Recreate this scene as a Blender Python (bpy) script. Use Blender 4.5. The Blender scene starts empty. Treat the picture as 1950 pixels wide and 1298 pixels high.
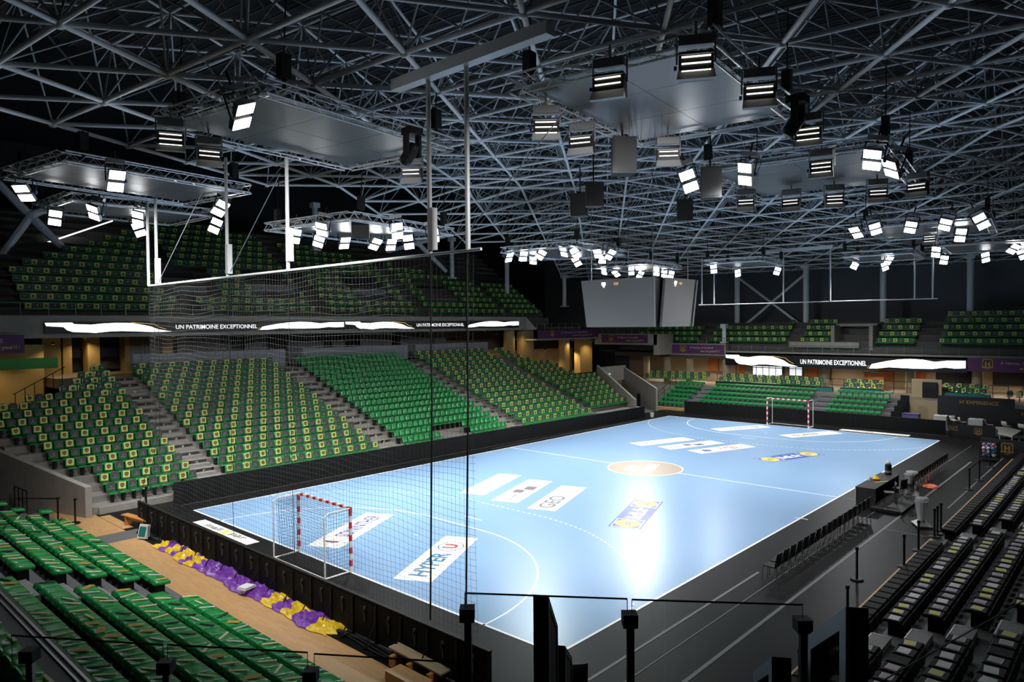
import bpy, math, random
import numpy as np
from mathutils import Vector, Matrix
random.seed(11)
SC = bpy.context.scene
COL = SC.collection
PI = math.pi

# ------------------------------------------------------------------ camera
CAM = np.array([-32.8899, -20.3978, 7.8335]); YAW, PITCH, ROLL, FPX = 0.740906, -0.023403, -0.008517, 1342.63
_f = np.array([math.cos(PITCH)*math.cos(YAW), math.cos(PITCH)*math.sin(YAW), math.sin(PITCH)])
_r0 = np.array([math.sin(YAW), -math.cos(YAW), 0.0]); _u0 = np.cross(_r0, _f)
_r = math.cos(ROLL)*_r0 + math.sin(ROLL)*_u0; _u = -math.sin(ROLL)*_r0 + math.cos(ROLL)*_u0
cd = bpy.data.cameras.new('camera'); cam = bpy.data.objects.new('camera', cd); COL.objects.link(cam)
cd.sensor_fit = 'HORIZONTAL'; cd.sensor_width = 36.0; cd.lens = 36.0*FPX/1950.0; cd.clip_start = 0.05; cd.clip_end = 300
cam.matrix_world = Matrix(((_r[0], _u[0], -_f[0], CAM[0]), (_r[1], _u[1], -_f[1], CAM[1]), (_r[2], _u[2], -_f[2], CAM[2]), (0, 0, 0, 1)))
SC.camera = cam
def view(p):                                # rough framing test, only to leave out what the photo never shows
    d = np.array(p, float)-CAM; z = d@_f
    if z < 0.3: return (-9999, -9999, z)
    return (975+FPX*(d@_r)/z, 649-FPX*(d@_u)/z, z)
def seen(p, m=40):
    x, y, z = view(p); return -m < x < 1950+m and -m < y < 1298+m

# ------------------------------------------------------------------ world, exposure
W = bpy.data.worlds.new('world'); SC.world = W; W.use_nodes = True
W.node_tree.nodes['Background'].inputs[0].default_value = (0.55, 0.65, 0.8, 1); W.node_tree.nodes['Background'].inputs[1].default_value = 0.012
SC.view_settings.view_transform = 'Standard'; SC.view_settings.look = 'None'; SC.view_settings.exposure = 0.0
SC.view_settings.gamma = 1.0; SC.view_settings.use_curve_mapping = False
try:
    SC.cycles.use_denoising = True; SC.cycles.max_bounces = 8; SC.cycles.diffuse_bounces = 4; SC.cycles.sample_clamp_indirect = 3.0
    SC.cycles.transparent_max_bounces = 12
except Exception: pass
LAMP_POWER = 0.77        # scales every floodlight's own light

# ------------------------------------------------------------------ materials (all procedural)
MATS = {}
def M(name, col, rough=0.5, metal=0.0, spec=0.5, noise=0.0, scale=6.0, bump=0.0, emit=0.0, ecol=None, coat=0.0, alpha=1.0, trans=0.0):
    m = bpy.data.materials.new(name); m.use_nodes = True; nt = m.node_tree; b = nt.nodes['Principled BSDF']
    b.inputs['Roughness'].default_value = rough; b.inputs['Metallic'].default_value = metal; b.inputs['Specular IOR Level'].default_value = spec
    b.inputs['Base Color'].default_value = (*col, 1)
    if coat: b.inputs['Coat Weight'].default_value = coat
    if trans: b.inputs['Transmission Weight'].default_value = trans
    if alpha < 1: b.inputs['Alpha'].default_value = alpha
    if emit:
        b.inputs['Emission Color'].default_value = (*(ecol or col), 1); b.inputs['Emission Strength'].default_value = emit
    if noise or bump:
        tc = nt.nodes.new('ShaderNodeTexCoord'); n = nt.nodes.new('ShaderNodeTexNoise')
        n.inputs['Scale'].default_value = scale; n.inputs['Detail'].default_value = 4
        nt.links.new(tc.outputs['Object'], n.inputs['Vector'])
        if noise:
            r = nt.nodes.new('ShaderNodeMix'); r.data_type = 'RGBA'
            r.inputs[6].default_value = (*[c*(1-noise) for c in col], 1); r.inputs[7].default_value = (*[min(1, c*(1+noise)) for c in col], 1)
            nt.links.new(n.outputs['Fac'], r.inputs[0]); nt.links.new(r.outputs[2], b.inputs['Base Color'])
        if bump:
            bp = nt.nodes.new('ShaderNodeBump'); bp.inputs['Strength'].default_value = bump; bp.inputs['Distance'].default_value = 0.02
            nt.links.new(n.outputs['Fac'], bp.inputs['Height']); nt.links.new(bp.outputs[0], b.inputs['Normal'])
    MATS[name] = m; return m
M('court_blue', (0.215, 0.35, 0.53), 0.29, spec=0.30, noise=0.05, scale=0.7)
M('line_white', (0.86, 0.86, 0.84), 0.35); M('sticker_white', (0.82, 0.80, 0.72), 0.35); M('goal_white', (0.78, 0.77, 0.73), 0.4); M('goal_red', (0.55, 0.03, 0.04), 0.35)
M('ink_navy', (0.05, 0.06, 0.25), 0.4); M('ink_teal', (0.03, 0.16, 0.30), 0.4); M('ink_grey', (0.13, 0.13, 0.14), 0.4); M('ink_red', (0.62, 0.02, 0.04), 0.4); M('ink_blue', (0.05, 0.08, 0.36), 0.4); M('ink_yellow', (0.85, 0.62, 0.05), 0.4)
M('ink_brown', (0.30, 0.23, 0.16), 0.4); M('ink_pale', (0.48, 0.46, 0.43), 0.4); M('ink_mauve', (0.16, 0.12, 0.15), 0.4)
M('rubber_black', (0.0085, 0.0085, 0.009), 0.42, spec=0.08, noise=0.6, scale=1.6)
M('tape_grey', (0.12, 0.12, 0.12), 0.5, noise=0.2, scale=5)
M('black_board', (0.010, 0.010, 0.010), 0.7, spec=0.15, noise=0.2, scale=3); M('black_frame', (0.008, 0.008, 0.008), 0.55, spec=0.25)
M('bracket_metal', (0.10, 0.10, 0.10), 0.45, 0.6)
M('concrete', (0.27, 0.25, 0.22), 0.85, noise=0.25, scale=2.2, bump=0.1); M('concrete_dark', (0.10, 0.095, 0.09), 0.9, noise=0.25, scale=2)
M('concrete_edge', (0.33, 0.305, 0.27), 0.85, noise=0.2, scale=3)
M('tribune_green', (0.013, 0.29, 0.062), 0.25, spec=0.6, noise=0.1, scale=3); M('speaker_grey', (0.055, 0.055, 0.055), 0.7, spec=0.2); M('seat_green', (0.012, 0.24, 0.052), 0.2, spec=0.6, noise=0.10, scale=3); M('seat_green_worn', (0.012, 0.23, 0.055), 0.32, spec=0.6, noise=0.2, scale=3)
M('seat_teal', (0.02, 0.17, 0.16), 0.35)
M('card_yellow', (0.66, 0.62, 0.17), 0.6, noise=0.06, scale=20); M('cloth_dark', (0.055, 0.060, 0.065), 0.75, noise=0.2, scale=12)
M('print_dark', (0.05, 0.035, 0.02), 0.6); M('print_light', (0.30, 0.27, 0.22), 0.6); M('print_orange', (0.5, 0.2, 0.03), 0.6)
M('steel_grey', (0.86, 0.86, 0.88), 0.45, 0.05, noise=0.12, scale=2); M('steel_brace', (0.40, 0.41, 0.43), 0.5, 0.05); M('truss_alu', (0.78, 0.78, 0.79), 0.35, 0.35)
M('purlin_dark', (0.035, 0.037, 0.04), 0.6); M('deck_black', (0.004, 0.004, 0.006), 0.9); M('rig_panel', (0.075, 0.08, 0.092), 0.38, spec=0.5, noise=0.15, scale=0.5)
M('hoist_black', (0.008, 0.008, 0.008), 0.55); M('lamp_grey', (0.34, 0.34, 0.33), 0.45, 0.3); M('lamp_black', (0.012, 0.012, 0.012), 0.4); M('cable_blue', (0.02, 0.08, 0.35), 0.4)
M('lamp_glow', (1, 1, 1), 0.4, emit=26.0, ecol=(0.96, 0.98, 1.0)); M('louvre_glow', (1, 1, 0.95), 0.4, emit=1.9, ecol=(1, 0.98, 0.9))
M('pole_white', (0.62, 0.62, 0.60), 0.4); M('net_cord', (0.10, 0.10, 0.09), 0.8); M('net_pale', (0.09, 0.09, 0.08), 0.8); M('rope_black', (0.006, 0.006, 0.006), 0.8)
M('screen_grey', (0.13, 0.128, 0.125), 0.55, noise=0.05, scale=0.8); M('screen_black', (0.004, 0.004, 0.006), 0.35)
M('led_white', (1, 1, 1), 0.5, emit=1.9); M('led_text', (1, 1, 1), 0.5, emit=0.95); M('led_gold', (0.9, 0.5, 0.12), 0.5, emit=0.7); M('led_dim', (0.8, 0.8, 0.8), 0.5, emit=0.6)
M('banner_purple', (0.10, 0.026, 0.115), 0.6, noise=0.15, scale=2); M('banner_black', (0.018, 0.018, 0.022), 0.55, noise=0.2, scale=3); M('gold_print', (0.42, 0.26, 0.05), 0.5); M('text_white', (0.55, 0.5, 0.5), 0.6); M('text_yellow', (0.62, 0.47, 0.08), 0.6)
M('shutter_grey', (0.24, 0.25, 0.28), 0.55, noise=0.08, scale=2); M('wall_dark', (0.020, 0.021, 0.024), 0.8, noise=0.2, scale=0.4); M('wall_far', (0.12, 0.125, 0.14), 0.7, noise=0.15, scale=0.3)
M('column_ochre', (0.36, 0.26, 0.10), 0.8, noise=0.15, scale=1.5); M('column_beige', (0.34, 0.27, 0.18), 0.8, noise=0.15, scale=1.5)
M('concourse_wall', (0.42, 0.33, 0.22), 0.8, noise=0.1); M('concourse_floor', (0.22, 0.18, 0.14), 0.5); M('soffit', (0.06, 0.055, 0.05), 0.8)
M('orange_panel', (0.42, 0.14, 0.03), 0.5, noise=0.1); M('daylight_pane', (0.9, 0.95, 1), 0.3, emit=0.8, ecol=(0.85, 0.93, 1.0))
M('rail_green', (0.02, 0.13, 0.07), 0.4); M('rail_grey', (0.22, 0.23, 0.24), 0.4, 0.4); M('green_paint', (0.03, 0.30, 0.03), 0.5)
M('chrome', (0.7, 0.7, 0.7), 0.15, 1.0); M('chair_black', (0.006, 0.006, 0.006), 0.45, spec=0.25); M('cloth_black', (0.012, 0.011, 0.010), 0.75, noise=0.2, scale=6)
M('black_seat', (0.004, 0.004, 0.0045), 0.55, spec=0.12); M('deck_grey', (0.125, 0.128, 0.13), 0.6, noise=0.15, scale=1.2); M('step_grey', (0.24, 0.24, 0.235), 0.6, noise=0.15); M('edge_alu', (0.5, 0.5, 0.5), 0.4, 0.5)
M('leaflet_yellow', (0.80, 0.78, 0.14), 0.6); M('leaflet_mauve', (0.52, 0.47, 0.49), 0.6, noise=0.15, scale=30); M('leaflet_white', (0.78, 0.78, 0.75), 0.5, noise=0.1, scale=30); M('leaflet_edge', (0.75, 0.73, 0.76), 0.6)
M('clap_cream', (0.75, 0.68, 0.38), 0.6); M('clap_black', (0.02, 0.02, 0.02), 0.5); M('clap_gold', (0.48, 0.30, 0.05), 0.6); M('clap_white', (0.62, 0.64, 0.62), 0.5)
M('plastic_yellow', (0.80, 0.52, 0.02), 0.25, spec=0.6, bump=0.7, scale=14); M('plastic_purple', (0.20, 0.05, 0.38), 0.22, spec=0.6, bump=0.9, scale=16); M('cloth_white', (0.72, 0.72, 0.70), 0.7)
M('bench_orange', (0.52, 0.22, 0.05), 0.45, noise=0.15); M('orange', (0.75, 0.13, 0.03), 0.5); M('white_plastic', (0.66, 0.65, 0.60), 0.4); M('sofa_white', (0.50, 0.49, 0.44), 0.6)
M('wrap', (0.55, 0.56, 0.57), 0.18, spec=0.6, alpha=0.62, bump=0.6, scale=18); M('pedestal_grey', (0.30, 0.30, 0.29), 0.45, 0.3)
M('panel_edge', (0.010, 0.012, 0.011), 0.35); M('panel_teal', (0.10, 0.16, 0.18), 0.5); M('panel_inset', (0.008, 0.012, 0.010), 0.5)
M('ball_blue', (0.06, 0.16, 0.40), 0.5); M('ball_white', (0.6, 0.62, 0.62), 0.5); M('ball_pink', (0.55, 0.16, 0.16), 0.5); M('purple_box', (0.14, 0.10, 0.28), 0.5); M('door_beige', (0.40, 0.31, 0.18), 0.6)
def glass_mat():
    m = bpy.data.materials.new('rail_glass'); m.use_nodes = True; nt = m.node_tree; nt.nodes.clear()
    o = nt.nodes.new('ShaderNodeOutputMaterial'); mx = nt.nodes.new('ShaderNodeMixShader'); t = nt.nodes.new('ShaderNodeBsdfTransparent'); g = nt.nodes.new('ShaderNodeBsdfGlossy'); f = nt.nodes.new('ShaderNodeLayerWeight'); pw = nt.nodes.new('ShaderNodeMath'); pw.operation = 'POWER'; pw.inputs[1].default_value = 4.0; ml = nt.nodes.new('ShaderNodeMath'); ml.operation = 'MULTIPLY_ADD'; ml.inputs[1].default_value = 0.5; ml.inputs[2].default_value = 0.03
    t.inputs[0].default_value = (0.93, 0.96, 0.95, 1); g.inputs['Roughness'].default_value = 0.02; f.inputs[0].default_value = 0.5
    nt.links.new(f.outputs['Facing'], pw.inputs[0]); nt.links.new(pw.outputs[0], ml.inputs[0]); nt.links.new(ml.outputs[0], mx.inputs[0]); nt.links.new(t.outputs[0], mx.inputs[1]); nt.links.new(g.outputs[0], mx.inputs[2]); nt.links.new(mx.outputs[0], o.inputs[0]); MATS['rail_glass'] = m
glass_mat()
def tint_mat():
    m = bpy.data.materials.new('tinted_pane'); m.use_nodes = True; nt = m.node_tree; nt.nodes.clear()
    o = nt.nodes.new('ShaderNodeOutputMaterial'); mx = nt.nodes.new('ShaderNodeMixShader'); t = nt.nodes.new('ShaderNodeBsdfTransparent'); g = nt.nodes.new('ShaderNodeBsdfDiffuse')
    t.inputs[0].default_value = (0.42, 0.46, 0.44, 1); g.inputs[0].default_value = (0.008, 0.011, 0.010, 1); mx.inputs[0].default_value = 0.45
    nt.links.new(t.outputs[0], mx.inputs[1]); nt.links.new(g.outputs[0], mx.inputs[2]); nt.links.new(mx.outputs[0], o.inputs[0]); MATS['tinted_pane'] = m
tint_mat()
def wood_mat():
    m = bpy.data.materials.new('floor_wood'); m.use_nodes = True; nt = m.node_tree; b = nt.nodes['Principled BSDF']; b.inputs['Roughness'].default_value = 0.5
    tc = nt.nodes.new('ShaderNodeTexCoord'); mp = nt.nodes.new('ShaderNodeMapping'); mp.inputs['Rotation'].default_value = (0, 0, PI/2); br = nt.nodes.new('ShaderNodeTexBrick')
    br.inputs['Color1'].default_value = (0.55, 0.31, 0.125, 1); br.inputs['Color2'].default_value = (0.47, 0.25, 0.095, 1); br.inputs['Mortar'].default_value = (0.40, 0.20, 0.08, 1)
    br.inputs['Scale'].default_value = 1.0; br.inputs['Brick Width'].default_value = 0.45; br.inputs['Row Height'].default_value = 0.07; br.inputs['Mortar Size'].default_value = 0.002; br.inputs['Bias'].default_value = -0.3
    nt.links.new(tc.outputs['Object'], mp.inputs[0]); nt.links.new(mp.outputs[0], br.inputs['Vector']); nt.links.new(br.outputs['Color'], b.inputs['Base Color']); MATS['floor_wood'] = m
wood_mat()

# ------------------------------------------------------------------ mesh helpers
class MB:
    def __init__(s): s.v = []; s.f = []; s.m = []
    def add(s, vs, fs, m=0):
        n = len(s.v); s.v += [tuple(p) for p in vs]; s.f += [tuple(i+n for i in f) for f in fs]; s.m += [m]*len(fs); return s
    def hexa(s, p, m=0):          # eight corners: bottom four, then top four
        return s.add(p, [(3, 2, 1, 0), (4, 5, 6, 7), (0, 1, 5, 4), (1, 2, 6, 5), (2, 3, 7, 6), (3, 0, 4, 7)], m)
    def b(s, x0, x1, y0, y1, z0, z1, m=0):
        return s.hexa([(x0, y0, z0), (x1, y0, z0), (x1, y1, z0), (x0, y1, z0), (x0, y0, z1), (x1, y0, z1), (x1, y1, z1), (x0, y1, z1)], m)
    def box(s, c, d, rot=None, m=0):
        x, y, z = d[0]/2, d[1]/2, d[2]/2; p = [Vector(q) for q in ((-x, -y, -z), (x, -y, -z), (x, y, -z), (-x, y, -z), (-x, -y, z), (x, -y, z), (x, y, z), (-x, y, z))]
        if rot is not None: p = [rot @ q for q in p]
        return s.hexa([q+Vector(c) for q in p], m)
    def poly(s, pts, m=0): return s.add(pts, [tuple(range(len(pts)))], m)
    def prism(s, pts, vec, m=0):
        n = len(pts); v = Vector(vec); q = [Vector(p) for p in pts]; a = q+[p+v for p in q]
        return s.add(a, [tuple(range(n-1, -1, -1)), tuple(range(n, 2*n))]+[(i, (i+1) % n, (i+1) % n+n, i+n) for i in range(n)], m)
    def tube(s, p, q, r, n=6, r2=None, m=0, cap=True):
        p, q = Vector(p), Vector(q); d = q-p
        if d.length < 1e-6: return s
        d.normalize(); a = d.orthogonal().normalized(); c = d.cross(a); r2 = r if r2 is None else r2
        vs = [p+(a*math.cos(2*PI*k/n)+c*math.sin(2*PI*k/n))*r for k in range(n)]+[q+(a*math.cos(2*PI*k/n)+c*math.sin(2*PI*k/n))*r2 for k in range(n)]
        fs = [(k, (k+1) % n, (k+1) % n+n, k+n) for k in range(n)]
        if cap: fs += [tuple(range(n-1, -1, -1)), tuple(range(n, 2*n))]
        return s.add(vs, fs, m)
    def path(s, pts, r, n=5, m=0):
        for a, b in zip(pts[:-1], pts[1:]): s.tube(a, b, r, n, m=m)
        return s
    def lathe(s, prof, n=12, c=(0, 0, 0), m=0):   # prof: (radius, z)
        vs = []
        for r, z in prof: vs += [(c[0]+r*math.cos(2*PI*k/n), c[1]+r*math.sin(2*PI*k/n), c[2]+z) for k in range(n)]
        fs = []
        for j in range(len(prof)-1): fs += [(j*n+k, j*n+(k+1) % n, (j+1)*n+(k+1) % n, (j+1)*n+k) for k in range(n)]
        fs += [tuple(range(n-1, -1, -1)), tuple(range((len(prof)-1)*n, len(prof)*n))]
        return s.add(vs, fs, m)
    def merge(s, o, mat=None, m=None):
        vs = [mat @ Vector(p) for p in o.v] if mat is not None else o.v
        n = len(s.v); s.v += [tuple(p) for p in vs]; s.f += [tuple(i+n for i in f) for f in o.f]; s.m += (o.m if m is None else [m]*len(o.f)); return s
    def mesh(s, name, mats, smooth=False):
        me = bpy.data.meshes.new(name); me.from_pydata(s.v, [], s.f)
        for x in ([mats] if isinstance(mats, str) else mats): me.materials.append(MATS[x])
        if any(s.m): me.polygons.foreach_set('material_index', s.m)
        if smooth: me.polygons.foreach_set('use_smooth', [True]*len(s.f))
        me.update(); return me
def bulk(name, base, mats, T):
    """One mesh out of many placed copies of a small base shape (T: list of (x, y, z, rotz))."""
    bv = np.array(base.v); n = len(bv); out = np.empty((len(T)*n, 3))
    for k, (x, y, z, a) in enumerate(T):
        c, s_ = math.cos(a), math.sin(a); o = out[k*n:(k+1)*n]
        o[:, 0] = x+bv[:, 0]*c-bv[:, 1]*s_; o[:, 1] = y+bv[:, 0]*s_+bv[:, 1]*c; o[:, 2] = z+bv[:, 2]
    mb = MB(); mb.v = [tuple(p) for p in out.tolist()]
    for k in range(len(T)): mb.f += [tuple(i+k*n for i in f) for f in base.f]
    mb.m = list(base.m)*len(T); return mb.mesh(name, mats)
def inst(name, me, parent=None, loc=(0, 0, 0), rot=(0, 0, 0)):
    o = bpy.data.objects.new(name, me); COL.objects.link(o); o.parent = parent; o.location = loc; o.rotation_euler = rot; return o
def ob(name, mb, mats, parent=None, loc=(0, 0, 0), rot=(0, 0, 0), smooth=False): return inst(name, mb.mesh(name, mats, smooth), parent, loc, rot)
def tag(o, label=None, cat=None, group=None, kind=None):
    if label: o['label'] = label
    if cat: o['category'] = cat
    if group: o['group'] = group
    if kind: o['kind'] = kind
    return o
def thing(name, label, cat, loc=(0, 0, 0), rz=0, group=None):
    o = bpy.data.objects.new(name, None); COL.objects.link(o); o.empty_display_size = 0.1; o.location = loc; o.rotation_euler = (0, 0, rz); return tag(o, label, cat, group)
def root(name, loc=(0, 0, 0)):
    o = bpy.data.objects.new(name, None); COL.objects.link(o); o.location = loc; o['kind'] = 'structure'; return o
def struct(name, mb, mats, parent=None, **k):
    o = ob(name, mb, mats, parent, **k)
    if parent is None: o['kind'] = 'structure'
    return o
ORD = 'zeroth first second third fourth fifth sixth seventh eighth ninth tenth eleventh twelfth thirteenth fourteenth fifteenth sixteenth seventeenth eighteenth nineteenth twentieth'.split()
TENS = {2: 'twenty', 3: 'thirty', 4: 'forty', 5: 'fifty'}
def nth(n):
    if n <= 20: return ORD[n]
    return {2: 'twentieth', 3: 'thirtieth', 4: 'fortieth', 5: 'fiftieth'}[n//10] if n % 10 == 0 else TENS[n//10]+'-'+ORD[n % 10]
# lettering: made first, while the scene is still small
TEXT = {}
def make_text(s, bold=0.0, ext=0.004):
    cu = bpy.data.curves.new('lettering', 'FONT'); cu.body = s; cu.size = 1.0; cu.align_x = 'CENTER'; cu.align_y = 'CENTER'; cu.offset = bold; cu.extrude = ext; cu.resolution_u = 3
    o = bpy.data.objects.new('lettering', cu); COL.objects.link(o); bpy.context.view_layer.update()
    me = bpy.data.meshes.new_from_object(o.evaluated_get(bpy.context.evaluated_depsgraph_get())); bpy.data.objects.remove(o); bpy.data.curves.remove(cu)
    w = max(v.co.x for v in me.vertices)-min(v.co.x for v in me.vertices); h = max(v.co.y for v in me.vertices)-min(v.co.y for v in me.vertices)
    cx = (max(v.co.x for v in me.vertices)+min(v.co.x for v in me.vertices))/2; cy = (max(v.co.y for v in me.vertices)+min(v.co.y for v in me.vertices))/2
    for v in me.vertices: v.co.x -= cx; v.co.y -= cy
    TEXT[s] = (me, w, h)
for s, bd in (('HYPER', .02), ('U', .03), ('SONINTHER', .004), ('GEO', .012), ('FIT', 0), ('ADA', 0), ('transports', 0), ('lidl.fr', .02), ('LIDL', .02), ('STARLIGUE', .03), ('mall', .012), ('par', .012), ('X', .03), ('UN PATRIMOINE EXCEPTIONNEL', .012),
              ('\u00c0 Nantes, le handball', 0), ('avec un grand H !', .012), ('le handball', 0), ('H', .03), ("H' EXPERIENCE", .015), ('12:37', .01), ('SUPER', 0), ('F.M.', 0), ('ENCE', .01)):
    make_text(s, bd)
for ch in 'ABCDEFGHIJKLMNOP':
    if ch not in TEXT: make_text(ch, 0.02)
def text(s, mat, parent, width=None, height=None, loc=(0, 0, 0), rot=(0, 0, 0), name='lettering'):
    me, w, h = TEXT[s]
    k = (width/w) if width else 0; j = (height/h) if height else k; k = k or j
    me2 = me.copy(); me2.materials.clear(); me2.materials.append(MATS[mat]); o = inst(name, me2, parent, loc, rot); o.scale = (k, j, 1.0); return o
# ================================================================== the floor and the court
struct('floor', MB().b(-48, 48, -45, 48, -0.30, -0.03), 'concrete_dark')
struct('floor_mat', MB().b(-22.62, 24.2, -14.42, 12.6, -0.03, -0.006), 'rubber_black')
struct('floor_path', MB().b(-26.5, -21.6, 7.72, 8.93, -0.03, -0.012), 'tape_grey'); struct('floor_edge', MB().b(-23.0, -22.62, -14, 14.6, -0.03, -0.013), 'rubber_black')
struct('floor_boards', MB().b(-25.2, -23.02, 8.95, 14.65, -0.03, -0.010).b(-25.2, -23.02, -13.0, 7.70, -0.03, -0.010).b(-23.0, -19.9, 9.3, 12.0, -0.03, -0.011), 'floor_wood')
struct('trim_1', MB().b(-24, 17.4, -14.62, -14.44, -0.03, 0.02), 'floor_wood')
tp = root('floor_tape')
for k, (x0, x1, y0, y1) in enumerate(((-22.4, 13, -12.90, -12.80), (-20.5, -11.5, -11.28, -11.20), (1, 15.5, -14.05, -13.98), (-22.4, 19, -11.9, -11.87), (-1, 16, 10.55, 10.58), (-20, 17, 11.2, 11.22), (0.0, 0.06, -12.8, -10.1), (-20.98, -20.92, -14.3, -11), (-4, -3.94, -14.3, -12.9))):
    ob('tape_strip', MB().b(x0, x1, y0, y1, -0.006, 0.001), 'tape_grey', tp)
court = root('court_floor')
ob('blue_surface', MB().b(-20, 20, -10, 10, -0.006, 0.0), 'court_blue', court)
Lw = 0.06
for x0, x1, y0, y1 in ((-20, 20, 9.92, 10), (-20, 20, -10, -9.92), (-20, -19.92, -9.92, 9.92), (19.92, 20, -9.92, 9.92), (-0.03, 0.03, 2.05, 9.92), (-0.03, 0.03, -9.92, -2.05),
                       (-13.05, -12.99, -0.5, 0.5), (12.99, 13.05, -0.5, 0.5), (-16.03, -15.97, -0.08, 0.08), (15.97, 16.03, -0.08, 0.08), (-4.53, -4.47, -10.25, -9.75), (4.47, 4.53, -10.25, -9.75)):
    ob('court_line', MB().b(x0, x1, y0, y1, 0.0, 0.003), 'line_white', court)
def arc_pts(R, n=22):
    a = [(R*math.cos(PI/2*(1-k/n)), 1.5+R*math.sin(PI/2*(1-k/n))) for k in range(n+1)]     # (distance from goal line, y)
    return a, [(d, -y) for d, y in reversed(a)]
for sg in (-1, 1):
    a, bb = arc_pts(5.97); pts = a+bb; a2, b2 = arc_pts(6.03); pts2 = a2+b2
    mb = MB()
    for k in range(len(pts)-1):
        q = [(sg*(20-pts[k][0]), pts[k][1]), (sg*(20-pts[k+1][0]), pts[k+1][1]), (sg*(20-pts2[k+1][0]), pts2[k+1][1]), (sg*(20-pts2[k][0]), pts2[k][1])]
        mb.hexa([(x, y, 0.0) for x, y in q]+[(x, y, 0.003) for x, y in q])
    ob('goal_area_line', mb, 'line_white', court)
    # free-throw line: every dash a piece
    path = []; R = 9.0; t = 0.0
    amax = math.asin(min(1, 8.5/R))
    segs = []
    L1 = R*amax; tot = 2*L1+3.0; s = 0.0
    def at(s):
        if s < L1: th = amax-s/R; return (R*math.cos(th), 1.5+R*math.sin(th), th+PI/2)
        if s < L1+3: return (R, 1.5-(s-L1), PI/2)
        th = (s-L1-3)/R; return (R*math.cos(th), -1.5-R*math.sin(th), PI/2-th)
    while s < tot:
        d, y, th = at(min(s+0.075, tot)); x = sg*(20-d); an = th if sg > 0 else -th
        tx, ty = (-math.sin(th-PI/2), math.cos(th-PI/2))
        dx, dy = (sg*-1*tx, ty); ln = math.hypot(dx, dy); an = math.atan2(dy, dx)
        if abs(y) < 9.9: ob('dash', MB().b(-0.075, 0.075, -0.03, 0.03, 0.0, 0.003), 'line_white', court, (x, y, 0), (0, 0, an))
        s += 0.30
# ---- floor stickers
def sticker(label, x, y, ang, L=4.55, Wd=1.28, mat='sticker_white'):
    t = thing('floor_sticker', label, 'sticker', (x, y, 0.0), math.radians(ang), 'advertising stickers on the court')
    ob('sheet', MB().b(-L/2, L/2, -Wd/2, Wd/2, 0.0005, 0.004), mat, t); return t
def disc(mb, x, y, rx, ry, z0, z1, m=0, n=28): return mb.prism([(x+rx*math.cos(2*PI*k/n), y+ry*math.sin(2*PI*k/n), z0) for k in range(n)], (0, 0, z1-z0), m)
def ring(mb, x, y, rx, ry, w, z0, z1, m=0, n=28):
    for k in range(n):
        a, b = 2*PI*k/n, 2*PI*(k+1)/n
        q = [(x+rx*math.cos(a), y+ry*math.sin(a)), (x+rx*math.cos(b), y+ry*math.sin(b)), (x+(rx-w)*math.cos(b), y+(ry-w)*math.sin(b)), (x+(rx-w)*math.cos(a), y+(ry-w)*math.sin(a))]
        mb.hexa([(p[0], p[1], z0) for p in q]+[(p[0], p[1], z1) for p in q], m)
    return mb
def lidl(label, x, y, ang):
    t = sticker(label, x, y, ang, 4.55, 1.28, 'ink_blue')
    for sx in (-1.62, 1.62):
        mb = MB()
        for q in ((sx-.60, sx-.56, -.56, .56), (sx+.56, sx+.60, -.56, .56), (sx-.56, sx+.56, -.56, -.52), (sx-.56, sx+.56, .52, .56)): mb.b(*q, .004, .006)
        ob('white_border', mb, 'line_white', t); d = ob('yellow_disc', disc(MB(), sx, 0, .50, .50, .004, .007), 'ink_yellow', t)
        text('LIDL', 'ink_blue', d, width=.62, height=.26, loc=(sx, 0, .007))
    text('lidl.fr', 'line_white', t, width=1.75, height=.66, loc=(0, 0, .006))
def geo(label, x, y, a):
    t = sticker(label, x, y, a); text('GEO', 'ink_grey', t, width=2.1, height=.72, loc=(-.85, 0, .005)); text('FIT', 'ink_pale', t, width=1.25, height=.70, loc=(1.0, 0, .005))
def mid(label, x, y, a):
    t = sticker(label, x, y, a); ob('block', MB().b(-.55, .05, -.1, .38, .004, .006).b(.15, .85, -.42, .1, .004, .006), 'ink_mauve', t); text('F.M.', 'ink_grey', t, width=1.0, height=.3, loc=(-1.35, -.1, .005)); text('transports', 'ink_pale', t, width=1.2, height=.22, loc=(1.4, .2, .005))
def ada(label, x, y, a):
    t = sticker(label, x, y, a); ob('outline', ring(MB(), -1.2, 0, .75, .36, .04, .004, .006), 'ink_brown', t); text('ADA', 'ink_grey', t, width=.95, height=.38, loc=(-1.2, 0, .005)); text('transports', 'ink_pale', t, width=1.9, height=.30, loc=(.9, 0, .005))
t = sticker('white floor sticker with large teal letters and circled red letter near the goal', -17.13, -2.55, 27)
text('HYPER', 'ink_teal', t, width=2.25, height=.62, loc=(-.75, 0, .005)); ob('circle', ring(MB(), 1.15, 0, .52, .46, .04, .004, .006), 'ink_teal', t); text('U', 'ink_red', t, width=.42, height=.52, loc=(1.15, 0, .006))
t = sticker('white floor sticker with navy letters straight in front of the near goal', -17.1, 2.4, 27); text('SONINTHER', 'ink_navy', t, width=2.9, height=.62, loc=(.45, 0, .005)); ob('swirl', disc(MB(), -1.65, 0, .12, .3, .004, .006), 'ink_mauve', t)
geo('white floor sticker with heavy grey lettering beside the near nine metre line', -8.1, -.5, 19.5)
mid('white floor sticker with two mauve blocks between two other white stickers, near half', -8.1, 1.62, 19.5)
ada('white floor sticker with an oval logo outline, furthest from the benches, near half', -8.07, 3.72, 19.5)
lidl('blue floor sticker with two yellow discs in the near half of the court', -8.07, -4.63, 19.5)
lidl('blue floor sticker with two yellow discs in the far half of the court', 8.2, -4.68, -19)
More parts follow.
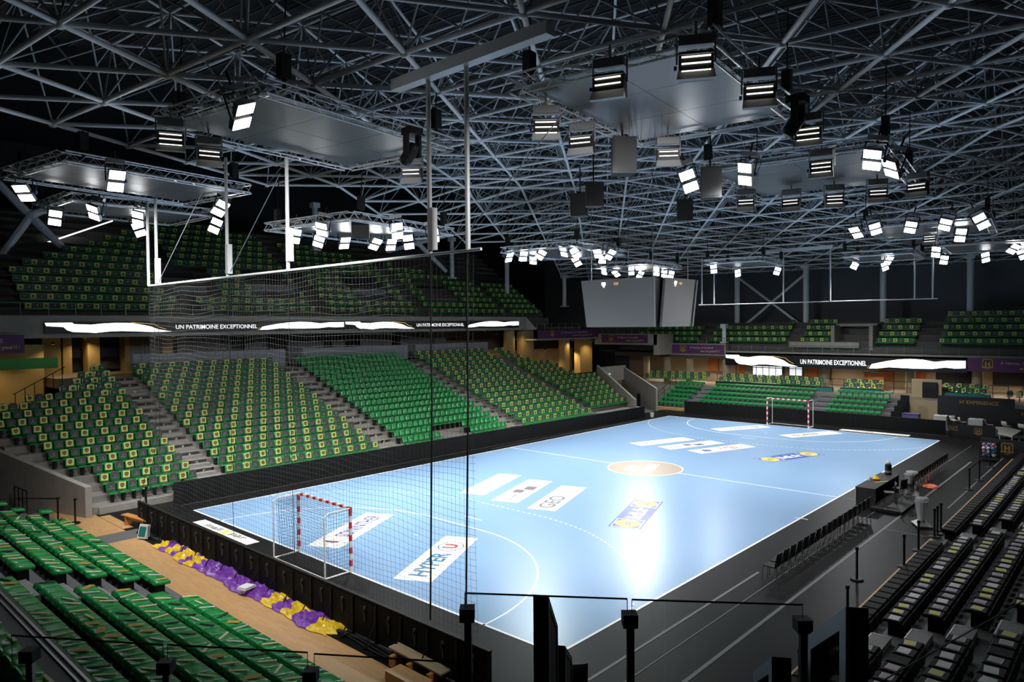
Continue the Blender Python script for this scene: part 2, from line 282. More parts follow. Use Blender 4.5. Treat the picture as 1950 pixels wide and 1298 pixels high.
t = sticker('white floor sticker with a navy spot, nearest the centre line of the far three', 8.17, -.5, -19); ob('spot', disc(MB(), -1.3, 0, .3, .3, .004, .006), 'ink_navy', t); text('SUPER', 'ink_red', t, width=1.4, height=.35, loc=(.5, .15, .005)); text('GEO', 'ink_grey', t, width=.9, height=.3, loc=(.9, -.25, .005))
mid('white floor sticker with two mauve blocks, far half of the court', 8.2, 1.62, -19)
ada('white floor sticker with faint print, farthest left of the far three', 8.2, 3.72, -19)
t = sticker('white floor sticker inside the far goal area, left of the goal', 17.1, 2.35, -26); text('SONINTHER', 'ink_grey', t, width=2.9, height=.5, loc=(.3, 0, .005))
t = sticker('white floor sticker inside the far goal area, right of the goal', 17.35, -2.67, -27); text('SUPER', 'ink_grey', t, width=2.2, height=.55, loc=(-.4, 0, .005)); ob('circle', ring(MB(), 1.4, 0, .4, .4, .04, .004, .006), 'ink_pale', t)
t = sticker('white floor strip with a yellow X between grey letters, behind the near goal line', -20.56, 5.9, -90, 4.5, .50); text('mall', 'ink_grey', t, width=1.15, height=.30, loc=(-.85, 0, .005)); text('X', 'ink_yellow', t, width=.6, height=.44, loc=(.1, 0, .005)); text('par', 'ink_grey', t, width=1.0, height=.30, loc=(1.0, 0, .005))
t = sticker('white floor strip with small red print behind the far goal line', 20.85, -5.75, 90, 4.5, .75); text('SUPER', 'ink_red', t, width=1.2, height=.3, loc=(.6, 0, .005), rot=(0, 0, PI))
t = thing('floor_sticker', 'round brown sticker with white letters on the centre spot', 'sticker', (0, 0, 0), 0, 'advertising stickers on the court')
ob('sheet', disc(MB(), 0, 0, 2.0, 2.0, .0005, .0042, n=48), 'ink_brown', t); ob('rim', ring(MB(), 0, 0, 2.03, 2.03, .07, .004, .0055, n=48), 'sticker_white', t)
text('LIDL', 'line_white', t, width=1.4, height=.6, loc=(-.45, .55, .005), rot=(0, 0, .33)); text('STARLIGUE', 'line_white', t, width=2.3, height=.6, loc=(.1, -.25, .005), rot=(0, 0, .33))

# ================================================================== goals
def net_sheet(mb, o, u, v, nu, nv, r, sag=None, m=0):
    o, u, v = Vector(o), Vector(u), Vector(v)
    P = lambda a, b: o+u*a+v*b+(sag(a, b) if sag else Vector((0, 0, 0)))
    for k in range(nu+1): mb.path([P(k/nu, j/6) for j in range(7)] if sag else [P(k/nu, 0), P(k/nu, 1)], r, 3, m)
    for k in range(nv+1): mb.path([P(j/6, k/nv) for j in range(7)] if sag else [P(0, k/nv), P(1, k/nv)], r, 3, m)
    return mb
def striped(mb, p, q, w, first=0):          # square bar of red and white 20 cm bands
    p, q = Vector(p), Vector(q); L = (q-p).length; n = max(1, round(L/0.2)); d = (q-p)/n
    for k in range(n):
        c = p+d*(k+.5); s = [w, w, w]; ax = max(range(3), key=lambda i: abs(d[i])); s[ax] = abs(d[ax]); mb.box(c, s, m=(k+first) % 2)
    return mb
def goal(label, X, sg):                     # sg: direction in which the net hangs back
    t = thing('handball_goal', label, 'goal', (X, 0, 0))
    for y in (1.54, -1.54): ob('post', striped(MB(), (0, y, 0), (0, y, 2.0), .08, 0), ['goal_white', 'goal_red'], t)
    ob('crossbar', striped(MB(), (0, -1.58, 2.04), (0, 1.58, 2.04), .08, 1), ['goal_white', 'goal_red'], t)
    B = sg*.95
    for y in (1.54, -1.54):
        ob('rear_upright', MB().tube((B, y, 0), (B, y, 1.95), .028, 8), 'goal_white', t); ob('side_bar', MB().path([(0, y, 2.04), (B*.85, y, 2.03), (B, y, 1.94)], .026, 8), 'goal_white', t); ob('base_bar', MB().tube((0, y, .03), (B, y, .03), .028, 8), 'goal_white', t)
    ob('base_bar', MB().tube((B, -1.54, .03), (B, 1.54, .03), .026, 8), 'goal_white', t)
    mb = MB(); sg2 = lambda a, b: Vector((-sg*.22*math.sin(PI*a)*math.sin(PI*b), 0, 0))
    net_sheet(mb, (sg*.75, -1.5, .05), (0, 3.0, 0), (sg*.12, 0, 1.9), 26, 17, .0045, sg2)
    for y in (-1.5, 1.5): net_sheet(mb, (0, y, .05), (sg*.78, 0, 0), (0, 0, 1.95), 8, 17, .0045)
    net_sheet(mb, (0, -1.5, 2.0), (0, 3.0, 0), (sg*.85, 0, -.06), 26, 7, .0045)
    n = ob('net', mb, 'rope_black', t); n['kind'] = 'stuff'
goal('handball goal with red and white posts in front of the near hoarding', -19.96, -1)
goal('handball goal with red and white posts before the green folding tribune', 19.96, 1)

# ================================================================== hoardings round the court
def hoarding(label, p, q, h, n, backs=0, lab=None):
    p, q = Vector((*p, 0)), Vector((*q, 0)); d = (q-p); L = d.length; a = math.atan2(d.y, d.x)
    t = thing('perimeter_hoarding', label, 'hoarding', p, a); w = L/n
    pm = MB().b(.006, w-.006, -.03, .03, 0.03, h).mesh('board', 'black_board'); cap = MB().b(0, w, -.045, .045, h, h+.03).mesh('top_rail', 'black_frame')
    for k in range(n):
        inst('board', pm, t, (k*w, 0, 0)); inst('top_rail', cap, t, (k*w, 0, 0))
    if backs:
        bm = MB().b(-.03, .03, 0, .08*backs, .03, h-.05).b(-.03, .03, 0, .42*backs, .0, .05).tube((0, .40*backs, .04), (0, .06*backs, .55), .016, 6)
        bk = bm.mesh('bracket', 'black_frame'); cl = MB().box((.16, .055*backs, h*.55), (.03, .04, .22)).box((.16, .06*backs, h*.8), (.07, .05, .06)).box((.2, .07*backs, h*.7), (.02, .03, .12)).mesh('clip', 'bracket_metal')
        for k in range(n): inst('bracket', bk, t, (k*w+.02, 0, 0)); inst('clip', cl, t, (k*w+.3, 0, 0))
    return t
hoarding('long black hoarding between the court and the left stand', (-20.1, 11.72), (17.6, 10.95), .92, 19)
hoarding('black hoarding behind the near goal, metal brackets on its back', (-22.48, -10.2), (-22.48, 9.15), 1.0, 20, 1)
hoarding('black hoarding behind the far goal', (22.4, 9.9), (22.4, -9.85), 1.0, 10)
# ================================================================== ball nets hung from the roof at both ends
def net_rig(label, X, zb, ys, tops, y0, y1, net):
    t = thing('ball_stop_net' if net else 'net_frame', label, 'net', (X, 0, 0))
    ob('bottom_bar', MB().tube((0, y0, zb), (0, y1, zb), .035, 8), 'pole_white', t)
    for y, zt in zip(ys, tops): ob('hanger', MB().tube((0, y, zb), (0, y, zt), .055, 8), 'pole_white', t)
    return t
nt_ = net_rig('tall ball net on white hangers behind the near goal', -22.2, 9.45, (8.4, 7.6, 1.85, -1.9, -8.1, -9.35), (12.7, 12.7, 13.3, 12.7, 13.4, 13.4), 8.45, -9.75, True)
for y, z in ((7.6, 9.5), (1.85, 9.55), (-1.9, 9.7), (-8.1, 9.55)): ob('motor_box', MB().b(-.07, .09, y-.16, y+.0, z, z+.95), 'pole_white', nt_)
mb = MB(); Y0, Y1 = 8.4, -9.5
ny = 120
for k in range(ny+1):
    y = Y0+(Y1-Y0)*k/ny; mb.path([(.02*math.sin(k*.7+j), y+.05*math.sin(k*.31+j*.9)*(j > 0), 9.42-j*8.6/5) for j in range(6)], .0028, 3)
for k in range(58):
    z = 9.42-.15*k; mb.path([(.02, Y0+(Y1-Y0)*j/24, z-.05*abs(math.sin(j*PI/4+.3*math.sin(k)))-(.05*math.sin(k*.4+j) if k else 0)) for j in range(25)], .0028, 3)
o = ob('net', mb, 'net_pale', nt_); o['kind'] = 'stuff'
for y in (-8.1, -9.3): ob('rope', MB().path([(0, y, 13.3), (.05, y+.05, 6), (.1, y+.25, .9)], .022, 5), 'rope_black', nt_)
for y in (1.85, -1.9): ob('rope', MB().path([(0, y, 9.4), (.03, y+.03, 5), (.05, y, .9)], .008, 4), 'rope_black', nt_)
for y in (7.9, 7.5): ob('rope', MB().path([(0, y, 9.4), (.0, y+.1, 4), (-.35, y+1.1, .7)], .010, 4), 'rope_black', nt_)
for (y, z, y2, z2) in ((7.5, 9.5, 4.2, 12.6), (1.8, 9.5, -1.0, 12.4), (-8.9, 9.5, -11.8, 12.0)): ob('wire', MB().tube((0, y, z), (.3, y2, z2), .012, 4), 'rail_grey', nt_)
nf = net_rig('white net frame hanging before the far wall', 22.0, 9.35, (8.0, 6.9, 1.1, -2.4, -8.0, -9.1), (13.3,)*6, 8.3, -9.4, False)
for lab, X, y0, y1, z in (('grey steel beam carrying the near net hangers, upper middle', -22.2, -6.9, -11.7, 13.55), ('grey steel beam carrying the far net hangers', 22.0, 2.5, -2.6, 13.4), ('short steel beam at the right end of the far net', 22.0, -7.3, -9.4, 13.3)):
    tag(ob('support_beam', MB().b(-.13, .13, y1, y0, -.13, .13), 'steel_grey', None, (X, 0, z)), lab, 'beam')
# ================================================================== the left stand, lower tier
RD, RR = 0.8, 0.305
Zr = lambda r: 0.30+RR*r
Yr = lambda r: 12.8+RD*r
S1L = [-22.85, -22.85, -22.85, -23.3, -23.75, -24.15, -24.35, -24.7, -25.6, -25.6, -25.2, -23.35, -21.95, -21.05, -20.45, -19.75]
S5R = [0, 19.3, 19.45, 19.8, 20.3, 20.5, 21.0, 21.7, 19.6, 19.1, 18.95, 18.8, 17.1, 16.4, 16.0, 15.9]
SP = 0.437
stand = root('stand_left')
for r in range(16):
    x0 = S1L[r]-.25; x1 = 13.9 if r == 0 else max(S5R[r]+.3, 14.6)
    ob('terrace_step', MB().b(x0, x1, 12.45+RD*r, 13.25+RD*r+(.0 if r < 15 else 1.0), -.03 if r == 0 else Zr(r)-.75, Zr(r)), 'concrete', stand)
ob('front_wall', MB().b(13.9, 19.6, 12.3, 13.3, -.03, .62).b(-22.9, -19.9, 12.32, 12.46, -.03, .28), 'concrete_edge', stand)
AIS = [(-18.45, -17.2), (-7.55, -6.25), (3.35, 4.55), (13.25, 13.95)]
tread_m = {}
for a, (x0, x1) in enumerate(AIS):
    t = thing('aisle_stairs', ['concrete stairs between the two leftmost seat blocks', 'concrete stairs left of the plain green seat block', 'concrete stairs right of the plain green seat block', 'concrete stairs beside the smallest right-hand seat block'][a], 'stairs', ((x0+x1)/2, 12.45, 0), 0, 'stairs of the left stand')
    w = (x1-x0)/2-.02
    me = MB().b(-w, w, 0, .38, -.30, 0).mesh('tread', 'concrete_edge')
    for r in range(16):
        inst('tread', me, t, (0, .42+RD*r, Zr(r)+.155)) if r < 15 else None
        inst('tread', me, t, (0, RD*r, Zr(r)+.012))
        l = text('ABCDEFGHIJKLMNOP'[r], 'line_white', t, height=.13, loc=(.12, RD*r-.003, Zr(r)-.12), rot=(PI/2, 0, 0), name='row_letter')
# ---- seat parts (origin on the tread below the seat, facing -y)
def shell(w, prof, thick, nx=4, dish=.03, round_top=.0):
    """A bent plastic shell: profile of (y, z) points swept across x with a little dish, given real thickness."""
    mb = MB(); n = len(prof); xs = [(-.5+k/nx) for k in range(nx+1)]
    def P(k, j, off):
        x = xs[k]; y, z = prof[j]; j2 = min(n-1, max(1, j)); dy, dz = prof[j2][0]-prof[j2-1][0], prof[j2][1]-prof[j2-1][1]; L = math.hypot(dy, dz) or 1; ny_, nz = -dz/L, dy/L
        d = dish*(1-(2*x)**2)
        ww = w*(1-round_top*(j/(n-1))**4*1.0) if round_top else w
        return (x*ww, y+ny_*(off-d)*-1, z+nz*(off-d)*-1-(round_top*.22*(2*abs(x))**3 if j == n-1 else 0))
    top = [[P(k, j, 0) for k in range(nx+1)] for j in range(n)]; bot = [[P(k, j, thick) for k in range(nx+1)] for j in range(n)]
    idx = lambda j, k: j*(nx+1)+k; N = n*(nx+1); vs = [p for row in top for p in row]+[p for row in bot for p in row]; fs = []
    for j in range(n-1):
        for k in range(nx): fs += [(idx(j, k), idx(j, k+1), idx(j+1, k+1), idx(j+1, k)), (N+idx(j, k), N+idx(j+1, k), N+idx(j+1, k+1), N+idx(j, k+1))]
        fs += [(idx(j, 0), idx(j+1, 0), N+idx(j+1, 0), N+idx(j, 0)), (idx(j, nx), N+idx(j, nx), N+idx(j+1, nx), idx(j+1, nx))]
    for k in range(nx): fs += [(idx(0, k), N+idx(0, k), N+idx(0, k+1), idx(0, k+1)), (idx(n-1, k), idx(n-1, k+1), N+idx(n-1, k+1), N+idx(n-1, k))]
    return mb.add(vs, fs)
pan = shell(.385, [(-.19, .39), (-.16, .43), (-.01, .42), (.15, .41)], .03, 3, .015)
back = shell(.395, [(.16, .46), (.20, .54), (.235, .68), (.25, .78), (.255, .84)], .03, 4, .03, .34)
brk = MB().b(-.05, .05, -.02, .20, .02, .40)
def crest(mb, m_shield, m_h, s=1.0, y=0.0, flip=1):
    mb.prism([(-.085*s, y, .05*s), (-.05*s, y, .085*s), (.05*s, y, .085*s), (.085*s, y, .05*s), (.07*s, y, -.05*s), (0, y, -.095*s), (-.07*s, y, -.05*s)][::flip], (0, -.003, 0), m_shield)
    for q in ((-.042, -.022, -.045, .045), (.022, .042, -.045, .045), (-.022, .022, -.01, .012)): mb.b(q[0]*s, q[1]*s, y-.005, y-.003, q[2]*s, q[3]*s, m_h)
    return mb
yc = MB().b(-.148, .148, -.004, .002, -.148, .148, 0); crest(yc, 1, 2, 1.05, -.004)
dc = MB(); dc.prism([(-.16, 0, -.14), (.16, 0, -.14), (.175, 0, -.05), (.17, 0, .12), (.12, 0, .165), (-.12, 0, .165), (-.17, 0, .12), (-.175, 0, -.05)], (0, .006, 0), 0); crest(dc, 1, 2, .8, 0); dc.b(-.11, .11, -.003, 0, -.10, -.08, 2)
PAN = pan.mesh('seat_pan', 'seat_green', True); BACK = back.mesh('backrest', 'seat_green', True); BRK = brk.mesh('bracket', 'black_frame')
YC = yc.mesh('card', ['card_yellow', 'print_dark', 'print_orange']); DC = dc.mesh('cover', ['cloth_dark', 'print_dark', 'print_light'])
def full_seat(kind):         # one merged base for the seats past the limit: 0 green 1 card 2 cloth 3 dark 4 light
    mb = MB(); mb.merge(pan, m=0); mb.merge(back, m=0)
    if kind == 'y': mb.b(-.145, .145, .17, .18, .50, .80, 1); mb.b(-.07, .07, .166, .17, .58, .72, 3)
    if kind == 'd': mb.b(-.165, .165, .17, .18, .50, .80, 2); mb.b(-.06, .06, .166, .17, .60, .70, 4)
    return mb
BULKM = ['seat_green', 'card_yellow', 'cloth_dark', 'print_dark', 'print_light']
blocks = []     # (x, r, block, index, kind)
def fill(x0, x1): n = max(0, int((x1-x0)/SP+.02)); return [x0+SP*(k+.5) for k in range(n)]
for r in range(16):
    for bnum, (a, b_) in enumerate(((S1L[r], -18.5), (-17.15, -7.55), (-6.2, 3.35), (4.6, 13.3), (13.95 if r < 12 else 14.3, S5R[r]))):
        if bnum == 4 and r == 0: continue
        xs = fill(a, b_) if bnum else [-18.5-SP*(k+.5) for k in range(int((-18.5-a)/SP+.02))][::-1]
        for k, x in enumerate(xs):
            if bnum == 2 and r < 2 and -2.95 < x < -.6: continue
            kind = 'p' if bnum == 2 else ('y' if (k+r+bnum) % 2 else 'd')
            if seen((x, Yr(r), Zr(r)+.6), 25): blocks.append((x, r, bnum, k+1, kind))
dist = lambda s: (s[0]-CAM[0])**2+(Yr(s[1])-CAM[1])**2
BN = ['leftmost block', 'second block from left', 'plain green block', 'fourth block from left', 'last block on the right']
near = {}
for kd, lim in (('yd', 300), ('p', 300)):
    lst = sorted([s for s in blocks if s[4] in kd], key=dist); near[kd] = set(lst[:lim]); rest = lst[lim:]
    for c in kd:
        T = [(s[0], Yr(s[1]), Zr(s[1]), 0) for s in rest if s[4] == c]
        if T:
            o = inst('stadium_seats', bulk('stadium_seats', full_seat(c), BULKM, T))
            tag(o, {'y': 'distant green seats with yellow cards in the left stand', 'd': 'distant green seats with dark covers in the left stand', 'p': 'remaining bare green seats at the back of the plain block'}[c], 'seats', None, 'stuff')
for s in sorted(near['yd'] | near['p'], key=lambda s: (s[1], s[0])):
    x, r, bn, k, kd = s
    nm = {'y': 'carded_chair', 'd': 'covered_chair', 'p': 'plain_chair'}[kd]
    lb = {'y': 'green seat with yellow card', 'd': 'green seat with dark cover', 'p': 'bare green seat'}[kd]+f', {nth(k)} from left in {nth(r+1)} row, {BN[bn]}'
    t = thing(nm, lb, 'seat', (x, Yr(r), Zr(r)), 0, {'y': 'carded seats of the left stand', 'd': 'dark covered seats of the left stand', 'p': 'bare seats of the left stand'}[kd])
    inst('seat_pan', PAN, t); inst('backrest', BACK, t); inst('bracket', BRK, t)
    if kd == 'y': inst('card', YC, t, (random.uniform(-.02, .02), .172, .655), (-.16, random.uniform(-.12, .12), 0))
    if kd == 'd': inst('cover', DC, t, (0, .180, .665), (-.16, random.uniform(-.04, .04), 0))
# ---- walls closing the stand
struct('wall_ramp', MB().hexa([(-23.45, 12.2, -.03), (-23.2, 12.2, -.03), (-25.4, 19.6, -.03), (-25.65, 19.6, -.03), (-23.45, 12.2, 1.25), (-23.2, 12.2, 1.25), (-25.4, 19.6, 2.6), (-25.65, 19.6, 2.6)]), 'concrete_edge')
vm = root('wall_tunnel')
ob('parapet', MB().hexa([(18.35, 12.35, -.03), (18.6, 12.35, -.03), (22.4, 19.0, -.03), (22.1, 19.0, -.03), (18.35, 12.35, 1.35), (18.6, 12.35, 1.35), (22.4, 19.0, 3.9), (22.1, 19.0, 3.9)]), 'concrete_edge', vm)
ob('parapet', MB().hexa([(22.2, 12.6, -.03), (22.5, 12.6, -.03), (26.4, 18.8, -.03), (26.1, 18.8, -.03), (22.2, 12.6, 2.0), (22.5, 12.6, 2.0), (26.4, 18.8, 3.6), (26.1, 18.8, 3.6)]), 'concrete_edge', vm)
ob('tunnel_lintel', MB().b(22.0, 26.2, 18.4, 18.8, 2.3, 3.7), 'concrete', vm); ob('tunnel_back', MB().b(21, 27, 21.5, 21.7, 0, 3), 'wall_dark', vm)
tag(ob('exit_lamp', MB().b(-.12, .12, -.03, .03, -.06, .06), 'led_dim', None, (23.3, 18.35, 3.0)), 'small lit exit lamp over the tunnel mouth', 'lamp')
pn = root('wall_parapets')
for x0, x1 in ((-16.8, -6.55), (-5.2, 4.65), (5.45, 14.2)):
    n = int((x1-x0)/.5); me = MB().b(.01, (x1-x0)/n-.01, -.03, .03, 5.0, 6.22).mesh('slat', 'shutter_grey')
    for k in range(n): inst('slat', me, pn, (x0+(x1-x0)*k/n, 25.75, 0))
# ---- concourse behind
cc = root('concourse_left')
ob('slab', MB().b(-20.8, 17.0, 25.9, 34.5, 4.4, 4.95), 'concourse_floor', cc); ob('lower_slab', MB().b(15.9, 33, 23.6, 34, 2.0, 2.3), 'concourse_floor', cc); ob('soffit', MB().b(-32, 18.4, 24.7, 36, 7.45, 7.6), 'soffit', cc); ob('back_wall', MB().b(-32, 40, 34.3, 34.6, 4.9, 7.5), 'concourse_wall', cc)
for x0, x1 in ((-15.4, -13.3), (-12.0, -8.05), (-6.95, -5.2), (-3.4, -.15), (.8, 2.0), (3.6, 7.0), (8.0, 11.7), (12.2, 13.6)):
    n = max(2, int((x1-x0)/.28)); me = MB().b(.008, (x1-x0)/n-.008, 30.9, 31.0, 4.95, 7.45).mesh('shutter_slat', 'shutter_grey')
    for k in range(n): inst('shutter_slat', me, cc, (x0+(x1-x0)*k/n, 0, 0))
for x0, x1 in ((-20.4, -19.4), (-17.9, -17.2), (-15.7, -15.4), (-13.3, -12.6), (-19.3, -18.8)): ob('pier', MB().b(x0, x1, 30.2, 31.2, 4.0, 7.45), 'column_ochre', cc)
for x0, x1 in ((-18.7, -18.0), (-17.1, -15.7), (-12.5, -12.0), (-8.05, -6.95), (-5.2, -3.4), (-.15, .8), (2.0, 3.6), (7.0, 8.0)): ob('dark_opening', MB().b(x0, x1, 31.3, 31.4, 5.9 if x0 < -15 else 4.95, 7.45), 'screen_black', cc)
# lit stair lobby at the far left
lob = root('wall_lobby'); ob('lobby_back', MB().b(-28, -20.9, 27.9, 28.1, 2.6, 6.9), 'column_ochre', lob); ob('lobby_floor', MB().b(-28, -18.5, 25.0, 28, 3.3, 3.5), 'concourse_floor', lob)
tag(ob('stair_band', MB().b(-24, -20.7, -.05, .05, 5.58, 6.18), 'green_paint', None, (0, 26, 0)), 'bright green band beside the lit stair lobby, far left', 'panel')
hr = thing('handrail', 'dark stair handrail in the lit lobby at far left', 'railing', (-22, 25.4, 4.2))
for k in range(6): ob('baluster', MB().tube((-.9+k*.45, 0, -.9+.2*k), (-.9+k*.45, 0, .1+.25*k), .02, 5), 'black_frame', hr)
ob('rail', MB().tube((-1.0, 0, .05), (1.5, 0, 1.45), .025, 6), 'black_frame', hr)
# piers and back wall to the right of the ribbon
for x, y, w, z1 in ((17.2, 25.8, .55, 7.4), (19.7, 25.9, .8, 7.35), (26.0, 26, .6, 6.2), (29.4, 26, 1.1, 6.2)):
    ob('pier', MB().tube((x, y, 0), (x, y, z1), w, 14) if w < .7 else MB().b(x-w, x+w, y-.4, y+.4, 0, z1), 'column_ochre', cc)
ob('dark_soffit', MB().b(18.4, 34, 28, 28.2, 5.2, 7.3), 'screen_black', cc); ob('lit_wall', MB().b(18, 32, 29.5, 29.7, 2.5, 5.3), 'concourse_wall', cc)
# ---- upper deck front, LED ribbon, banners
dk = root('deck_left'); ob('fascia', MB().b(-24.8, 18.4, 24.65, 25.2, 7.3, 8.55), 'concrete', dk); ob('fascia', MB().hexa([(18.4, 24.6, 7.3), (19.4, 24.2, 7.3), (19.4, 26, 7.3), (18.4, 26, 7.3), (18.4, 24.6, 8.5), (19.4, 24.2, 7.4), (19.4, 26, 7.4), (18.4, 26, 8.5)]), 'concrete_edge', dk)
ob('fascia', MB().b(-32, -24.8, 24.3, 25.2, 6.6, 7.7), 'concrete', dk); ob('soffit', MB().b(19.2, 29.6, 24.05, 27, 6.25, 6.4), 'concrete_edge', dk)
SHAPE1 = [(100, 60), (285, 58), (300, 72), (420, 78), (500, 68), (600, 62), (720, 64), (800, 80), (870, 97), (940, 128), (1045, 147), (960, 150), (850, 148), (740, 142), (640, 138), (560, 140), (450, 152), (380, 146), (290, 142), (250, 125), (225, 97), (110, 88)]
SHAPE1 = [((x-100)/945, (153-y)/98) for x, y in SHAPE1]
SHAPE2 = [(0, .1), (.03, .45), (.08, .55), (.2, .75), (.32, .9), (.45, .97), (.58, .93), (.7, .78), (.82, .9), (1, .92), (1, .35), (.9, .3), (.8, .36), (.68, .22), (.5, .2), (.36, .22), (.22, .25), (.1, .12)]
def ribbon(label, loc, rz, L, h, seq):
    t = thing('led_ribbon', label, 'display', loc, rz); ob('screen', MB().b(0, L, 0, .12, 0, h), 'screen_black', t)
    nseg = int(L/1.6)
    for x, w, kd in seq:
        if kd == 't': text('UN PATRIMOINE EXCEPTIONNEL', 'led_text', t, width=w*.97, height=h*.40, loc=(x+w/2, -.004, h*.5), rot=(PI/2, 0, 0))
        else:
            ob('white_figure', MB().prism([(x+u*w, -.002, .02+v*(h-.04)) for u, v in (SHAPE1 if kd == 1 else SHAPE2)], (0, -.004, 0)), 'led_white', t)
            if kd == 1: ob('gold_swash', MB().path([(x+w*.66, -.012, h*.93), (x+w*.84, -.012, h*.78), (x+w*.89, -.012, h*.5), (x+w*.95, -.012, h*.3)], .02, 4), 'led_gold', t)
            else: ob('gold_swash', MB().path([(x-.12, -.012, h*.1), (x-.0, -.012, h*.35)], .02, 4), 'led_gold', t)
    return t
ribbon('long LED ribbon with white figures and slogan along the left upper deck', (-21.67, 24.5, 7.53), 0, 38.84, .66, [(0, 6.74, 1), (6.9, 5.53, 't'), (12.51, 6.73, 2), (19.34, 6.74, 1), (26.19, 5.53, 't'), (32.04, 6.8, 2)])
ribbon('LED ribbon with white figures and slogan on the far end deck', (32.5, 10.95, 3.68), -PI/2, 20.3, 1.07, [(0, 7.05, 1), (7.2, 5.8, 't'), (13.1, 7.1, 2)])
def crest_big(parent, loc, s, rot=(0, 0, 0)):
    mb = MB(); mb.prism([(-.4*s, 0, .3*s), (-.3*s, 0, .45*s), (.3*s, 0, .45*s), (.4*s, 0, .3*s), (.38*s, 0, -.2*s), (0, 0, -.5*s), (-.38*s, 0, -.2*s)], (0, -.006, 0), 0)
    mb.prism([(-.33*s, -.006, .25*s), (-.25*s, -.006, .38*s), (.25*s, -.006, .38*s), (.33*s, -.006, .25*s), (.31*s, -.006, -.17*s), (0, -.006, -.42*s), (-.31*s, -.006, -.17*s)], (0, -.004, 0), 1)
    for q in ((-.2, -.07, -.2, .25), (.07, .2, -.2, .25), (-.07, .07, -.03, .08)): mb.b(q[0]*s, q[1]*s, -.016, -.010, q[2]*s, q[3]*s, 0)
    mb.b(-.42*s, .42*s, -.018, -.010, -.32*s, -.2*s, 0)
    return ob('crest', mb, ['gold_print', 'banner_black'], parent, loc, rot)
def purple(label, loc, rz, L, h, full=True):
    t = thing('purple_banner', label, 'banner', loc, rz); ob('sheet', MB().b(0, L, 0, .06, 0, h), 'banner_purple', t)
    if full:
        crest_big(t, (L*.22, -.004, h*.55), h*.85); text('\u00c0 Nantes, le handball', 'text_white', t, width=L*.44, height=h*.30, loc=(L*.58, -.004, h*.68), rot=(PI/2, 0, 0)); text('avec un grand H !', 'text_yellow', t, width=L*.36, height=h*.30, loc=(L*.74, -.004, h*.27), rot=(PI/2, 0, 0))
    else:
        text('le handball', 'text_white', t, width=.95, height=h*.26, loc=(L-1.45, -.004, h*.68), rot=(PI/2, 0, 0)); text('avec un grand H !', 'text_yellow', t, width=1.45, height=h*.28, loc=(L-.95, -.004, h*.3), rot=(PI/2, 0, 0))
    return t
purple('purple banner with yellow slogan under the upper deck at far left', (-29.3, 24.2, 6.55), 0, 6.6, .95, False)
purple('purple banner with gold crest just right of the left LED ribbon', (19.4, 24.0, 6.45), 0, 10.0, .82)
purple('purple banner with gold crest in the far corner behind the scoreboard', (30.0, 24.0, 5.8), -PI/2, 5.75, .85)
purple('purple banner with gold crest left of the far LED ribbon', (32.4, 16.8, 4.72), -PI/2, 5.75, .92)
purple('purple banner with gold crest right of the far LED ribbon', (32.4, -9.4, 3.85), -PI/2, 6.0, 1.05)
def guard(label, p, q, h, n, post='rail_grey', rail='rail_green'):
    p, q = Vector(p), Vector(q); t = thing('guard_rail', label, 'railing', p); d = q-p
    me = MB().tube((0, 0, 0), (0, 0, h), .025, 6).mesh('post', post)
    for k in range(n+1): inst('post', me, t, tuple(d*(k/n)))
    ob('top_rail', MB().tube((0, 0, h), (d.x, d.y, d.z+h), .022, 6), rail, t); ob('mid_rail', MB().tube((0, 0, h*.5), (d.x, d.y, d.z+h*.5), .014, 5), rail, t)
guard('long guard rail on the front of the left upper deck', (-24, 24.9, 8.5), (18.2, 24.9, 8.5), .75, 32)
guard('guard rail above the corner purple banner', (19.4, 24.1, 7.2), (29.4, 24.1, 7.2), .7, 9)
guard('guard rail above the middle corner purple banner', (30.1, 24, 6.6), (30.1, 18.3, 6.6), .7, 6)
guard('guard rail above the purple banner beside the far LED ribbon', (32.6, 16.8, 5.6), (32.6, 11.1, 5.6), .7, 6)
guard('long guard rail on the front of the far upper deck', (32.7, 11, 4.85), (32.7, -18, 4.85), .8, 22)
# ================================================================== upper tiers (far and dark: seats past the limit)
lo = {}
for kd in 'yd':
    mb = MB().b(-.2, .2, -.2, .18, .40, .45, 0).b(-.2, .2, .18, .24, .45, .85, 0)
    mb.b(-.15, .15, .165, .18, .52, .80, 1 if kd == 'y' else 2); mb.b(-.06, .06, .16, .165, .6, .72, 3 if kd == 'y' else 4); lo[kd] = mb
up = root('stand_upper_left')
T = {'y': [], 'd': []}
nrow = lambda x: max(4, min(14, int(5.4+(x+22)*.72))) if x < -12 else (13 if x < -6 else max(6, int(13-(x+6)*.27)))
UPA = [(-23.4, -22.2), (-13.3, -12.0), (-3.3, -2.0), (7.0, 8.2), (17.5, 18.6)]
for k in range(14):
    y, z = 26.8+.8*k, 8.5+.56*k; x1 = 24
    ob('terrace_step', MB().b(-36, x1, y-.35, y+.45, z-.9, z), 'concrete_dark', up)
    for i in range(int(66/SP)):
        x = -38+SP*i
        if k >= nrow(x) or any(a < x < b for a, b in UPA) or x > 23.5: continue
        if k in (2, 3, 4, 5) and any(abs(x-c) < 1.9 for c in (-11.8, -5.5, 3.5, 11.5)): continue
        if seen((x, y, z+.6)): T['y' if (i+k) % 2 else 'd'].append((x, y, z, 0))
up2 = root('stand_upper_far')
